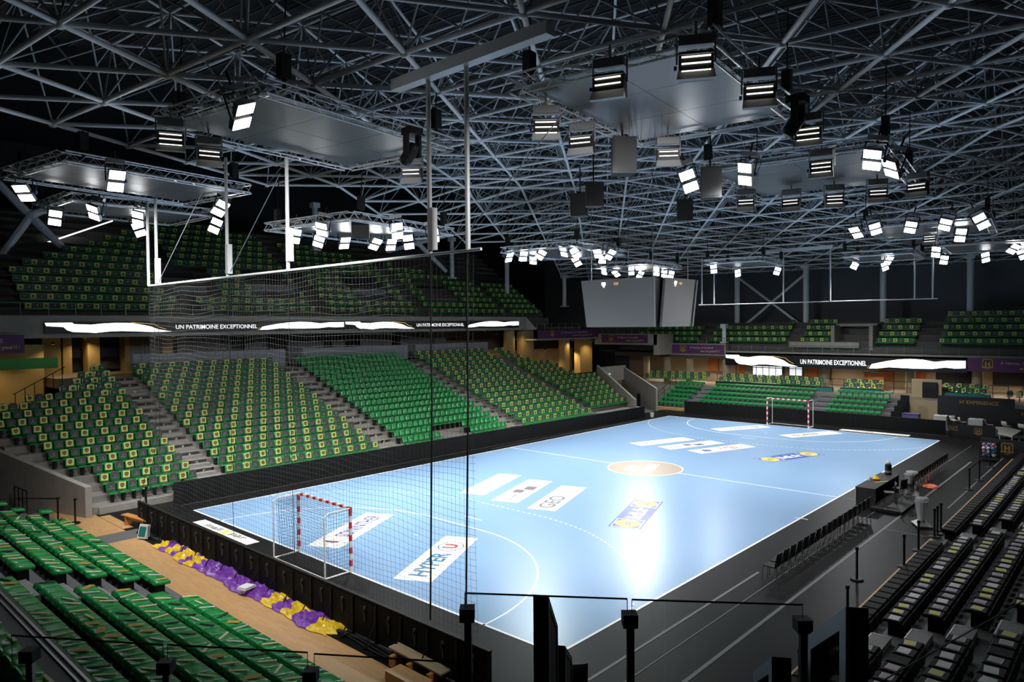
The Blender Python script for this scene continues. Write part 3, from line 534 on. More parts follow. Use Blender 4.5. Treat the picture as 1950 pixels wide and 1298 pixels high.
for k in range(5):
    X, z = 34.0+.8*k, 5.55+.56*k
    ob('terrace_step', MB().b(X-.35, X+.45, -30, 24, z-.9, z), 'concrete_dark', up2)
    for i in range(int(52/SP)):
        yy = 22-SP*i
        if any(a < yy < b for a, b in ((-6.9, -5.5), (4.2, 5.4), (13.6, 14.8))) or (k < 4 and -2.2 < yy < 1.5) or (k > 2 and yy > 6) or (k > 3 and yy > -6): continue
        if seen((X, yy, z+.6)): T['y' if (i+k) % 2 else 'd'].append((X, yy, z, -PI/2))
for c in 'yd': tag(inst('stadium_seats', bulk('stadium_seats', lo[c], BULKM, T[c])), {'y': 'far green seats with yellow cards in the dark upper tiers', 'd': 'far green seats with dark covers in the dark upper tiers'}[c], 'seats', None, 'stuff')
for k, (x0, x1, z) in enumerate(((-12.8, -10.6, 10.6), (-7.4, -3.6, 10.9), (1.8, 5.2, 10.9), (9.2, 13.7, 10.3))):
    t = thing('entry_parapet', ['pale parapet in the dark upper tier, leftmost of four', 'pale parapet in the dark upper tier beside the tall net hanger', 'pale parapet in the dark upper tier, third from left', 'pale parapet in the dark upper tier, nearest the scoreboard'][k], 'parapet', (x0, 29.4, z), 0, 'parapets of the upper tier entries')
    n = 8; w = (x1-x0)/n
    for j in range(n): ob('slat', MB().b(j*w+.02, (j+1)*w-.02, 0, .06, -.45, 0), 'shutter_grey', t)
    ob('coping', MB().b(-.05, x1-x0+.05, -.06, .1, 0, .06), 'concrete_edge', t); ob('side_wall', MB().b(x1-x0, x1-x0+.1, 0, 1.4, -.8, 0), 'shutter_grey', t); ob('opening', MB().b(.1, x1-x0-.1, 1.8, 2.0, -.8, 1.3), 'wall_dark', t)
# vomitory box and parapet on the far deck
t = thing('entry_box', 'concrete entry box in the far upper tier beside a steel column', 'entrance', (35.2, -.4, 5.9)); ob('side_wall', MB().b(-1.6, 1.6, 1.45, 1.75, -.6, 1.6), 'concrete', t); ob('side_wall', MB().b(-1.6, 1.6, -1.75, -1.45, -.6, 1.6), 'concrete', t); ob('roof', MB().b(-.2, 1.7, -1.75, 1.75, 1.5, 1.75), 'concrete_edge', t); ob('back', MB().b(1.3, 1.4, -1.4, 1.4, -.6, 1.5), 'concrete', t); ob('lamp', MB().b(1.24, 1.3, -.1, .1, .7, .85), 'led_dim', t)
tag(ob('deck_parapet', MB().b(-.08, .08, -3, 3, 0, .5).b(-.08, .7, 3, 3.1, 0, .5), 'concrete_edge', None, (33.4, 1.9, 5.5)), 'pale parapet at the front of the far upper tier', 'parapet')

DLM = None
def downlight(label, x, y, z, power, col=(1.0, .72, .38), size=140):
    t = thing('downlight', label, 'downlight', (x, y, z), 0, 'concourse downlights'); ob('can', MB().lathe([(.10, 0), (.10, .12), (.04, .13)], 10), 'black_frame', t); ob('lens', MB().lathe([(.08, -.01), (.08, .0)], 10), 'led_gold', t)
    l = bpy.data.lights.new('downlight_beam', 'SPOT'); l.energy = power; l.color = col; l.spot_size = math.radians(size); l.spot_blend = .8; l.shadow_soft_size = .08
    o = bpy.data.objects.new('downlight_beam', l); COL.objects.link(o); o.location = (x, y, z-.04)
for k, (x, y, z, p) in enumerate(((-23.5, 26.6, 6.3, 130), (-20.6, 27.2, 6.9, 120), (-18.2, 29.6, 7.2, 170), (-13.2, 28.6, 7.2, 90), (15.6, 27.5, 7.2, 120), (18.2, 24.95, 7.15, 150), (20.6, 26.4, 5.15, 420), (23.4, 26.4, 5.15, 420), (27.6, 26.6, 5.15, 420), (26.0, 24.9, 6.1, 130), (29.3, 24.7, 6.0, 200))): downlight(f'small warm downlight under the left upper deck, {nth(k+1)} from left', x, y, z, p)
# ================================================================== far end: folding tribune, seats, concourse
far = root('stand_far')
FX = lambda k: 24.3+.8*k
FZ = lambda k: .22+.31*k
FB = [(13.8, 10.9), (9.9, .35), (-.95, -5.5)]
for k in range(6):
    ob('terrace_step', MB().b(FX(k)-.4, FX(k)+.4, -5.7, 13.9, FZ(k)-.32, FZ(k)), 'deck_grey', far)
ob('plinth', MB().b(23.6, 23.9, 10.0, 14.2, -.03, .22), 'floor_wood', far); ob('upper_slab', MB().b(28.7, 33.5, -25, 24, 1.3, 1.75), 'concourse_floor', far); ob('front_face', MB().b(28.65, 28.75, -25, 24, -.03, 1.75), 'concrete', far)
fold = MB(); fold.hexa([(-.21, -.2, .30), (.21, -.2, .30), (.21, .2, .30), (-.21, .2, .30), (-.21, -.2, .40), (.21, -.2, .40), (.20, .19, .45), (-.20, .19, .45)]); fold.tube((-.2, .17, .43), (.2, .17, .43), .045, 8); fold.b(-.03, .03, -.1, .1, 0, .3)
FOLD = fold.mesh('folded_shell', 'seat_green_worn')
bar = MB().b(-.17, .17, -.03, .03, 0, .02).mesh('stick', 'clap_cream')
cnt = 0
for k in range(6):
    for bi, (a, b_) in enumerate(FB):
        n = int((a-b_)/.46)
        for j in range(n):
            y = a-.46*(j+.5)
            t = tag(inst('far_folded_chair', FOLD, None, (FX(k), y, FZ(k)), (0, 0, -PI/2)), f'folded green seat, {nth(j+1)} from left in {nth(k+1)} row of far tribune, {["left block","middle block","right block"][bi]}', 'seat', 'folded seats of the far tribune')
            cnt += 1
tcl = [thing('far_stairs', 'dark stairs in the far tribune, left of the goal', 'stairs', (23.9, 10.4, 0)), thing('far_stairs', 'dark stairs in the far tribune, right of the goal', 'stairs', (23.9, -.3, 0))]
for tt, hw in zip(tcl, (.45, .6)):
    for k in range(12): ob('tread', MB().b(.4*k, .4*k+.4, -hw, hw, .02+.155*k, .05+.155*k+.03), 'deck_grey', tt); ob('nosing', MB().b(.4*k-.01, .4*k+.03, -hw, hw, .08+.155*k, .09+.155*k), 'edge_alu', tt)
T = {'y': [], 'd': []}
for row, (X, z) in enumerate(((31.2, 1.75), (32.0, 2.05))):
    for a, b_, kd in ((19.4, 12.0, 0), (11.1, 1.3, 0), (-.4, -3.6, 1), (-7.8, -11.1, 1)):
        for j in range(int((a-b_)/SP)): T['y' if (j+row) % 2 else 'd'].append((X, a-SP*(j+.5), z, -PI/2))
for c in 'yd': tag(inst('stadium_seats', bulk('stadium_seats', full_seat(c), BULKM, T[c])), {'y': 'green seats with yellow cards above the far folding tribune', 'd': 'green seats with dark covers above the far folding tribune'}[c], 'seats', None, 'stuff')
ob('seat_base', MB().b(30.9, 31.1, .3, 11.2, 1.75, 2.15).b(30.9, 31.1, -3.7, -.3, 1.75, 2.15), 'black_frame', far); ob('seat_base', MB().b(30.8, 30.95, -11.2, -7.7, 1.6, 2.2).b(30.8, 30.9, -3.7, -.3, 1.6, 2.1).b(30.8, 30.9, .3, 1.6, 1.6, 2.1), 'seat_teal', far)
for k, y in enumerate((-12.35, -12.95)):
    t = thing('bar_stool', ['teal bar stool with dark cover by the right wall opening', 'teal bar stool with yellow card by the right wall opening'][k], 'stool', (30.8, y, 1.75)); ob('pole', MB().tube((0, 0, 0), (0, 0, .45), .03, 6), 'black_frame', t); ob('shell', full_seat('p'), ['seat_teal']*5, t, (0, 0, 0), (0, 0, -PI/2))
    ob('card', MB().b(-.19, -.18, -.14, .14, .5, .78), 'card_yellow' if k else 'cloth_dark', t)
fc = root('concourse_far')
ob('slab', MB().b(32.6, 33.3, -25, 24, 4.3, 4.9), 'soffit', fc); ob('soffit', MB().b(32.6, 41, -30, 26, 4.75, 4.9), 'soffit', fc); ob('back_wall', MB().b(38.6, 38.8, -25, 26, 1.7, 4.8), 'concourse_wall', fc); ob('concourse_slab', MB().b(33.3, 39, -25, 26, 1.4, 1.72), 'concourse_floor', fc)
for y0, y1, m in ((5.2, 4.2, 'orange_panel'), (12.3, 11.5, 'orange_panel'), (15.8, 14.6, 'orange_panel'), (-1.3, -2.6, 'orange_panel'), (-4.0, -5.2, 'orange_panel'), (-10.2, -14, 'screen_black'), (-6.0, -9.0, 'screen_black'), (14.2, 12.6, 'ink_brown'), (-14.6, -15.6, 'door_beige')):
    ob('wall_panel', MB().b(38.4, 38.6, y1, y0, 2.4, 4.3), m, fc)
for k, (y0, y1) in enumerate(((11.0, 7.6), (6.9, 5.6), (3.7, 2.9), (-12.4, -14.2))):
    w = root(f'window_{k+1}'); n = max(2, int((y0-y1)/.6)); me = MB().b(-.02, .02, .04, (y0-y1)/n-.04, 0, .93).mesh('pane', 'daylight_pane')
    for j in range(n):
        for q in range(2): inst('pane', me, w, (38.3, y1+(y0-y1)*j/n, 2.2+1.0*q))
    ob('window_frame', MB().b(38.25, 38.36, y1-.05, y1, 2.15, 4.25).b(38.25, 38.36, y0, y0+.05, 2.15, 4.25).b(38.25, 38.36, y1, y0, 3.15, 3.2).b(38.32, 38.38, y1, y0, 2.15, 4.25), 'black_frame', w)
for k, (x, y) in enumerate(((33.2, 17.8), (33.2, 15.2), (33.2, 11.2), (34.0, 9.2), (34.0, 1.9), (34.0, -5.0), (33.4, -9.9), (33.4, 20.5))): ob('pier', MB().tube((x, y, 0), (x, y, 4.8), .38, 14), 'column_beige', fc)
for k, (x, y, l, wd, h, m, lab) in enumerate(((35.5, 13.6, 1.6, .7, 1.0, 'ink_brown', 'brown bar counter in the far concourse left of the LED ribbon'), (35.5, 5.7, 1.8, .6, .9, 'black_frame', 'black bench before the bright far windows'), (35.2, -1.9, 1.6, .6, 1.5, 'orange_panel', 'orange counter in the far concourse above the right tribune'), (35.2, -8.5, 3.2, .6, .5, 'black_frame', 'low black counter in the far concourse on the right'))):
    t = thing('counter', lab, 'counter', (x, y, 1.72)); ob('body', MB().b(-wd/2, wd/2, -l/2, l/2, 0, h), m, t); ob('worktop', MB().b(-wd/2-.06, wd/2+.06, -l/2-.06, l/2+.06, h, h+.05), 'black_frame', t)
df = root('deck_far'); ob('fascia', MB().b(32.62, 33.2, -25, 11.0, 4.72, 5.05), 'concrete', df); ob('fascia', MB().b(32.48, 33.2, 10.9, 17.5, 4.55, 5.75), 'concrete', df); ob('fascia', MB().b(30.1, 30.7, 17.2, 25, 5.6, 6.75), 'concrete_edge', df); ob('fascia', MB().b(30.1, 33, 17.0, 17.6, 4.6, 6.7), 'concrete_edge', df)
for k, y in enumerate((19.0, 15.0, 12.4, 9.0, 5.5, 1.5, -2.5, -6.5, -10.5, -14.0)): downlight(f'small warm downlight in the far concourse, {nth(k+1)} from left', 35.6 if k % 2 else 34.6, y, 4.7, 560, (1.0, .84, .66))
guard('dark handrail along the far concourse behind the carded seats', (32.9, 12, 1.75), (32.9, -12, 1.75), 1.0, 24, 'black_frame', 'black_frame')
# right part of the far end: service opening, door leaf, purple box
struct('wall_service', MB().b(28.6, 28.8, -8.4, -5.8, -.03, 1.7).b(30.5, 30.7, -8.0, -5.9, -.03, 3.2), 'door_beige'); struct('door_1', MB().b(30.3, 30.45, -7.7, -6.7, 0, 3.0), 'screen_black')
tag(ob('storage_box', MB().b(-.35, .35, -.55, .55, 0, .9).b(-.37, .37, -.57, .57, .9, .95), 'purple_box', None, (26.0, -6.9, .0)), 'purple box beside the right end of the far tribune', 'box')
t = thing('tribune_end', 'black end frame of the far folding tribune', 'frame', (24.0, -6.1, 0))
for k in range(5): ob('post', MB().b(.9*k, .9*k+.08, -.3, .3, 0, .8+.33*k), 'black_frame', t); ob('brace', MB().tube((.9*k, 0, .1), (.9*k+.9, 0, .7+.33*k), .03, 5), 'bracket_metal', t)
for k in range(4): ob('knuckle', MB().box((.3+.9*k, .32, .45+.33*k), (.12, .08, .12)), 'rail_grey', t)
guard('black handrail at the left end of the far tribune', (24.0, 14.1, .1), (28.4, 14.1, 1.7), .9, 4, 'black_frame', 'black_frame')
tag(ob('black_case', MB().b(-.5, .5, -.45, .45, 0, 1.25).b(-.4, .4, -.5, -.45, .3, .95), 'black_frame', None, (24.4, 15.2, 0)), 'black flight case beside the far tunnel mouth', 'case')
tag(ob('bucket', MB().lathe([(.13, 0), (.17, .34), (.175, .36), (.15, .36), (.14, .3)], 14), 'white_plastic', None, (18.4, 10.7, -.006)), 'white bucket on the floor by the far left court corner', 'bucket')
# ================================================================== outer walls
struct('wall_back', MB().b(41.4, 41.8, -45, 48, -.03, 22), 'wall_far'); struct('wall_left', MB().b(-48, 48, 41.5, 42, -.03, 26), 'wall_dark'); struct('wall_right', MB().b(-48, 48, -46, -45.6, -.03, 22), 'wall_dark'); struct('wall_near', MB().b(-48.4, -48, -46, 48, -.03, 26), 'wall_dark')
# ================================================================== the roof: three-way double layer space frame
U_ = np.array([3.7291, 2.6263]); V_ = np.array([-.4222, 4.5181]); O_ = np.array([-23.4338, 3.2504]); SS = .757; RDEP = 2.2
def nd(i, j):
    X, Y = O_+i*U_+j*V_; z = 16+.278*i+.01*j+min(0, -.55*(i-9), -.55*(i+j-6)); p = np.array([X, Y, z]); return CAM+SS*(p-CAM)
EDGE = [(-300, 60), (400, 300), (540, 352), (640, 385), (800, 445), (960, 485), (1060, 525), (1118, 548), (3000, 560)]
def keep(i, j):
    if i > 22 or i < -6: return False
    a = i <= 9 and i+j <= 6 and j <= 2
    c = i > 9 and j <= -3
    p = nd(i, j); x, y, z = view(p)
    if z < 1.0: return False
    if not (a or c):
        if j > 4: return False
        e = np.interp(x, [q[0] for q in EDGE], [q[1] for q in EDGE])
        if y > e: return False
    return -350 < x < 2300 and -420 < y < 1000
NODES = {(i, j): nd(i, j) for i in range(-6, 23) for j in range(-26, 6) if keep(i, j)}
TOPS = {}
for (i, j) in NODES:
    if (i+1, j) in NODES and (i, j+1) in NODES: TOPS[(i, j)] = (NODES[(i, j)]+NODES[(i+1, j)]+NODES[(i, j+1)])/3+np.array([0, 0, RDEP])
ch, br_, tp_ = [], [], []
for (i, j), p in NODES.items():
    for d in ((1, 0), (0, 1), (1, -1)):
        q = NODES.get((i+d[0], j+d[1]))
        if q is not None: ch.append((p, q))
for (i, j), p in TOPS.items():
    for d in ((1, 0), (0, 1), (1, -1)):
        q = TOPS.get((i+d[0], j+d[1]))
        if q is not None: tp_.append((p, q))
    for d in ((0, 0), (1, 0), (0, 1)): br_.append((p, NODES[(i+d[0], j+d[1])]))
    for d in ((1, 1), (-1, 1), (1, -1)):
        if (i+d[0], j+d[1]) in NODES: br_.append((p, NODES[(i+d[0], j+d[1])]))
ceil = root('ceiling')
def bars(name, lst, r, mat, lim, n, mname):
    lst = sorted(lst, key=lambda e: (0 if seen((e[0]+e[1])/2, 0) else 1, np.linalg.norm((e[0]+e[1])/2-CAM)))
    unit = MB().tube((0, 0, 0), (0, 0, 1), r, n, cap=False).mesh(name, mat, True)
    for p, q in lst[:lim]:
        d = Vector(q-p); o = inst(name, unit, ceil, tuple(p)); o.rotation_mode = 'QUATERNION'; o.rotation_quaternion = d.to_track_quat('Z', 'Y'); o.scale = (1, 1, d.length)
    if lst[lim:]:
        mb = MB()
        for p, q in lst[lim:]: mb.tube(p, q, r, 5, cap=False)
        o = ob(mname, mb, mat, ceil, smooth=True); o['kind'] = 'stuff'
bars('chord_tube', ch, .066, 'steel_grey', 300, 8, 'far_chord_tubes'); bars('top_tube', tp_, .045, 'steel_grey', 300, 6, 'far_top_tubes'); bars('brace_tube', br_, .027, 'steel_brace', 300, 6, 'far_brace_tubes')
ball = MB().lathe([(.02, -.12), (.09, -.10), (.125, -.03), (.125, .03), (.09, .10), (.02, .12)], 10).mesh('node_ball', 'steel_grey', True)
nl = sorted(NODES.items(), key=lambda e: np.linalg.norm(e[1]-CAM))
for k, (ij, p) in enumerate(nl[:300]): inst('node_ball', ball, ceil, tuple(p))
if nl[300:]: o = inst('far_node_balls', bulk('far_node_balls', MB().lathe([(.02, -.12), (.125, 0), (.02, .12)], 6), 'steel_grey', [(*p, 0) for ij, p in nl[300:]]), ceil); o['kind'] = 'stuff'
mb = MB()
for (i, j), p in NODES.items():
    for tri in (((i, j), (i+1, j), (i, j+1)), ((i+1, j), (i+1, j-1), (i, j))):
        if all(q in NODES for q in tri):
            a = [NODES[q]+np.array([0, 0, RDEP+.45]) for q in tri]; mb.add([tuple(q) for q in a], [(0, 1, 2)]); mb.add([tuple(q+np.array([0, 0, .1])) for q in a], [(0, 1, 2)])
ob('roof_deck', mb, 'deck_black', ceil)
# purlins under the deck: fine parallel ribs, far above
mb = MB()
for (i, j), p in NODES.items():
    if (i+1, j) in NODES and (i, j+1) in NODES and (i+1, j+1) in NODES and np.linalg.norm(p-CAM) < 40:
        for k in range(5):
            a = NODES[(i, j)]+(NODES[(i+1, j)]-NODES[(i, j)])*(k/5)+np.array([0, 0, RDEP+.36]); b_ = NODES[(i, j+1)]+(NODES[(i+1, j+1)]-NODES[(i, j+1)])*(k/5)+np.array([0, 0, RDEP+.36]); mb.tube(a, b_, .03, 4, cap=False)
o = ob('purlins', mb, 'purlin_dark', ceil); o['kind'] = 'stuff'
struct('ceiling_upper', MB().b(-48, 42, 12, 42, 21.5, 21.8).b(-48, 42, -46, 12, 19.5, 19.8), 'deck_black')
# columns on the decks
def col_(label, x, y, z0, z1, r=.28):
    t = thing('steel_column', label, 'column', (x, y, z0)); ob('shaft', MB().tube((0, 0, 0), (0, 0, z1-z0), r, 14), 'steel_grey', t, smooth=False); ob('base_plate', MB().b(-r*1.5, r*1.5, -r*1.5, r*1.5, 0, .12), 'steel_grey', t); ob('head', MB().b(-r*1.4, r*1.4, -r*1.4, r*1.4, z1-z0-.3, z1-z0+.1), 'steel_grey', t); return t
for lab, y, z0 in (('grey steel column left of the cross bracing on the far wall', 12.2, 6.5), ('grey steel column right of the cross bracing on the far wall', 5.1, 7.0), ('grey steel column behind the far net frame, right of the bracing', -1.85, 7.4), ('grey steel column at the right end of the far wall', -8.65, 7.4)): col_(lab, 37.9, y, z0, 13.4)
t = thing('cross_brace', 'crossed grey steel braces between two far columns', 'brace', (37.9, 8.65, 6.8))
ob('diagonal', MB().tube((0, 3.5, .1), (0, -3.5, 5.8), .13, 8), 'steel_grey', t); ob('diagonal', MB().tube((0, 3.5, 5.8), (0, -3.5, .4), .13, 8), 'steel_grey', t)
for lab, x, y, z0, z1, r in (('slim grey column rising from the left upper tier under the roof edge', -1.0, 30.5, 14.0, 17.8, .22), ('grey column behind the hanging white net arm', 13.7, 30, 12.3, 16.2, .2), ('grey column under the bright lamp row left of the scoreboard', 21.5, 30, 10.8, 15.2, .24), ('grey column left of the scoreboard against the dark wall', 31.2, 30, 9.8, 13.4, .24), ('thin grey column behind the scoreboard', 33.4, 11.5, 5.8, 7.6, .2)): col_(lab, x, y, z0, z1, r)
# forked roof supports
def fork(label, P, arms, r):
    t = thing('forked_support', label, 'support', P)
    for a in arms: ob('arm', MB().tube((0, 0, 0), a, r, 8, r*.8), 'steel_grey', t)
    ob('hub', MB().lathe([(r*.6, -r*1.3), (r*1.3, -r*.5), (r*1.3, r*.5), (r*.6, r*1.3)], 10), 'steel_grey', t)
fork('thick grey forked roof support at the far left edge', (-20.21, 33.0, 15.08), [(-1.9, 0, 2.1), (-1.9, 0, -3.2), (1.75, 0, -1.9), (1.9, 0, 1.2)], .28)
fork('grey forked roof support behind the white net motor boxes', (10.24, 31.0, 15.59), [(-3.5, 0, -1.05), (4.5, 0, 1.2), (3.6, 0, -2.5)], .24)
tag(ob('daylight_strip', MB().hexa([(-21.93, 0, 12.13), (-15.01, 0, 15.34), (-15.01, .1, 15.34), (-21.93, .1, 12.13), (-21.93, 0, 12.25), (-15.01, 0, 15.43), (-15.01, .1, 15.43), (-21.93, .1, 12.25)]), 'led_white', None, (0, 34.0, 0)), 'sloping strip of daylight between wall and roof at far left', 'skylight')
# ================================================================== lighting rigs hung under the roof
def truss(mb, p, q, s=.32):
    p, q = Vector(p), Vector(q); d = (q-p).normalized(); up = Vector((0, 0, 1)); sd = d.cross(up).normalized(); L = (q-p).length
    C4 = [sd*(s/2*a)+up*(s/2*b_) for a, b_ in ((-1, -1), (1, -1), (1, 1), (-1, 1))]
    for c in C4: mb.tube(p+c, q+c, .024, 5)
    n = max(2, round(L/.34))
    for k in range(n):
        for e in range(4):
            a, b_ = C4[e], C4[(e+1) % 4]; a, b_ = (a, b_) if k % 2 else (b_, a); mb.tube(p+d*(L*k/n)+a, p+d*(L*(k+1)/n)+b_, .010, 3, cap=False)
    return mb
RIGS = {'A': (-22.36, -3.59, 13.02, 6.5, 4.6, 7), 'B': (-18.34, -11.91, 13.02, 6.15, 4.55, 6), 'A2': (-23.34, 6.53, 13.02, 6.7, 4.5, 8), 'A3': (-21.25, 13.37, 13.02, 6.1, 4.4, 2), 'M': (-13.72, 6.29, 12.2, 6.6, 5.6, 8),
        'C': (-8.57, -11.8, 12.8, 6.6, 5.5, 6.5), 'D': (8.3, -11.8, 12.6, 6.9, 5.4, 6), 'G': (1.3, 6.5, 12.3, 6.4, 5.2, 6), 'H': (15.1, 9.9, 12.3, 6.2, 4.8, 6), 'E': (17.9, 2.4, 12.3, 5.6, 4.4, 6), 'F': (19.9, -6.6, 12.3, 5.6, 4.4, 6), 'I': (17.1, -13.1, 12.3, 6.2, 5.0, 6)}
RL = {'A': 'dark panelled truss rig above the near goal, upper left', 'B': 'large panelled truss rig nearest the camera, upper right', 'A2': 'panelled truss rig at left, second lowest of the left three', 'A3': 'panelled truss rig at far left, lowest of the left three', 'M': 'panelled truss rig with bright lamps left of centre, before the upper tier',
      'C': 'panelled truss rig right of centre with six louvred lamps below', 'D': 'truss rig with a row of bright lamps at upper right', 'G': 'truss rig with bright lamps left above the scoreboard', 'H': 'truss rig with bright lamps directly above the scoreboard', 'E': 'small truss rig right of the scoreboard', 'F': 'small truss rig between the far net hangers', 'I': 'truss rig at the right edge over the far upper tier'}
for nm, (x, y, z, L, Wd, an) in RIGS.items():
    t = thing('lighting_rig', RL[nm], 'rig', (x, y, z), math.radians(an), 'lighting rigs under the roof'); a, b_ = L/2-.16, Wd/2-.16
    for p, q in (((-a, -b_, 0), (a, -b_, 0)), ((-a, b_, 0), (a, b_, 0)), ((-a, -b_, 0), (-a, b_, 0)), ((a, -b_, 0), (a, b_, 0))): ob('truss', truss(MB(), p, q), 'truss_alu', t)
    for u in range(3):
        for v in range(2):
            w, h = (L-.6)/3, (Wd-.6)/2; ob('ceiling_panel', MB().b(-L/2+.3+u*w+.006, -L/2+.3+(u+1)*w-.006, -Wd/2+.3+v*h+.006, -Wd/2+.3+(v+1)*h-.006, -.06, -.02), 'rig_panel', t)
    for sx in (-1, 1):
        for sy in (-1, 1):
            ob('hoist', MB().b(sx*a*.82-.13, sx*a*.82+.13, sy*b_-.10, sy*b_+.10, .32, .85).tube((sx*a*.82, sy*b_, .1), (sx*a*.82, sy*b_, .4), .05, 6), 'hoist_black', t); ob('chain', MB().tube((sx*a*.82, sy*b_, .8), (sx*a*.82+.1, sy*b_, 2.4), .018, 4), 'hoist_black', t)
BRIGHT = {'A': [(-25.4, -5.7, 12.4)], 'A2': [(-26.41, 7.59, 12.35), (-24.97, 3.32, 12.35)], 'A3': [(-24.0, 13.33, 12.4), (-23.36, 10.78, 12.4), (-21.51, 11.31, 12.4), (-20.26, 14.65, 12.4), (-18.31, 11.06, 12.4), (-20.29, 6.32, 12.4)], 'M': [(-16.7, 7.02, 11.7), (-17.09, 4.36, 11.7), (-14.93, 7.99, 11.7), (-13.71, 7.7, 11.7), (-14.61, 2.64, 11.7), (-12.42, 7.08, 11.7), (-11.74, 6.74, 11.7), (-11.83, 5.34, 11.7), (-12.4, 2.92, 11.7)], 'G': [(-0.92, 9.0, 11.95), (-0.78, 7.97, 11.95), (1.79, 9.42, 11.95), (-0.74, 6.63, 11.95), (-1.19, 4.57, 11.95), (0.04, 4.65, 11.95), (4.52, 7.97, 11.95), (1.25, 3.94, 11.95), (4.54, 5.92, 11.95), (2.33, 3.79, 11.95)], 'H': [(12.84, 11.62, 11.95), (16.02, 12.63, 11.95), (14.5, 10.17, 11.95), (18.66, 11.97, 11.95), (17.04, 9.43, 11.95), (19.14, 9.93, 11.95), (20.72, 10.2, 11.95)], 'C': [(-12.33, -11.17, 12.3), (-11.62, -14.52, 12.3), (-9.99, -14.57, 12.3), (-12.6, -9.46, 12.3)], 'D': [(3.4, -9.68, 12.1), (2.63, -10.75, 12.1), (3.23, -12.06, 12.1), (3.4, -13.4, 12.1), (8.43, -13.1, 12.1), (3.41, -14.76, 12.1)], 'E': [(17.53, 4.71, 11.95), (23.39, 5.47, 11.95), (23.59, 2.23, 11.95)], 'F': [(22.79, -3.85, 11.95), (19.81, -6.91, 11.95), (25.13, -5.3, 11.95)], 'I': [(15.59, -10.57, 11.95), (22.32, -9.7, 11.95), (22.16, -12.09, 11.95), (16.94, -14.23, 11.95), (21.31, -14.12, 11.95)]}
LOUV = {'A': [(-25.87, -3.02, 12.4), (-24.52, -2.05, 12.4), (-19.39, -4.11, 12.4)], 'B': [(-21.75, -14.53, 12.35), (-21.91, -12.87, 12.35), (-19.46, -14.66, 12.35), (-20.55, -10.2, 12.35), (-18.89, -9.97, 12.35), (-16.22, -10.8, 12.35), (-15.79, -14.29, 12.35)], 'C': [(-12.6, -13.51, 12.2), (-7.27, -14.69, 12.2), (-7.04, -13.42, 12.2), (-7.04, -12.04, 12.2), (-7.26, -10.64, 12.2), (-8.45, -9.47, 12.2)], 'D': [(7.8, -11.91, 12.1)]}
SPK = [(-16.91, -9.83, 12.3), (-12.36, -10.06, 12.2), (-9.77, -3.73, 13.0), (-8.63, -2.21, 12.9), (-3.56, -4.4, 13.0), (-15.3, 4.16, 12.0), (-21.16, -6.26, 12.4), (-16.21, -14.2, 12.6)]
PW = .47
hs = MB()
for z in (-.34, .05): hs.b(-PW/2, PW/2, 0, .12, z, z+.29); hs.b(-PW/2+.05, PW/2-.05, .12, .19, z+.05, z+.24)
HOUS = hs.mesh('housing', 'lamp_grey'); LED = MB().b(-PW/2+.02, PW/2-.02, -.012, 0, 0, .26).mesh('led_panel', 'lamp_glow'); DRV = MB().b(-.26, .26, -.05, .12, .55, .68).mesh('driver_box', 'lamp_grey')
YOKE = MB().path([(-PW/2-.04, .08, 0), (-PW/2-.04, .05, .5), (PW/2+.04, .05, .5), (PW/2+.04, .08, 0)], .022, 5).tube((0, .05, .5), (0, .05, .95), .03, 6).mesh('yoke', 'lamp_black'); CAB = MB().box((PW/2+.07, .15, .05), (.06, .12, .10)).path([(PW/2+.07, .15, .05), (PW/2+.1, .2, .4), (.1, .1, .8)], .012, 4).mesh('cable', 'cable_blue')
LOC = {'A': 'upper left rig', 'A2': 'second left rig', 'A3': 'lowest left rig', 'M': 'rig left of centre', 'G': 'rig left above the scoreboard', 'H': 'rig over the scoreboard', 'C': 'rig right of centre', 'D': 'upper right rig', 'E': 'small rig right of the scoreboard', 'F': 'small rig between net hangers', 'I': 'rig at the right edge', 'B': 'large nearest rig'}
for nm, L in BRIGHT.items():
    order = sorted(range(len(L)), key=lambda k: view(L[k])[0])
    for rank, k in enumerate(order):
        p = L[k]; h = math.atan2(CAM[1]-p[1], CAM[0]-p[0])+random.uniform(-.6, .6); tilt = random.uniform(.35, .9)
        lab = f'lit twin-panel floodlight on the {LOC[nm]}'+('' if len(L) == 1 else f', {nth(rank+1)} from left')
        t = thing('floodlight', lab, 'floodlight', p, h+PI/2, 'floodlights on the rigs'); t.rotation_euler = (0, random.uniform(-.5, .5), h+PI/2)
        inst('housing', HOUS, t, (0, 0, 0), (tilt, 0, 0))
        for z in (-.325, .065):
            o = inst('led_panel', LED, t, (0, -z*math.sin(tilt)*1.0, z*math.cos(tilt)), (tilt, 0, 0))
        inst('driver_box', DRV, t); inst('yoke', YOKE, t); inst('cable', CAB, t)
lb = MB().b(-.36, .36, -.20, .20, -.42, .10); LB = lb.mesh('body', 'lamp_black')
LV = MB().b(-.30, .30, -.235, -.20, -.012, .012).mesh('light_slit', 'louvre_glow'); HD = MB().hexa([(-.40, -.34, -.52), (.40, -.34, -.52), (.40, -.18, -.52), (-.40, -.18, -.52), (-.38, -.21, -.30), (.38, -.21, -.30), (.38, -.18, -.30), (-.38, -.18, -.30)]).b(-.36, .36, -.24, -.2, .03, .06).mesh('hood', 'lamp_grey')
DB = MB().b(-.36, .36, -.14, .14, .26, .46).mesh('driver_box', 'lamp_grey'); YK = MB().path([(-.40, 0, -.1), (-.40, 0, .5), (.40, 0, .5), (.40, 0, -.1)], .022, 5).tube((0, 0, .5), (0, 0, .8), .03, 6).mesh('yoke', 'lamp_grey'); CB = MB().box((-.43, -.05, -.2), (.06, .1, .09)).mesh('cable', 'cable_blue')
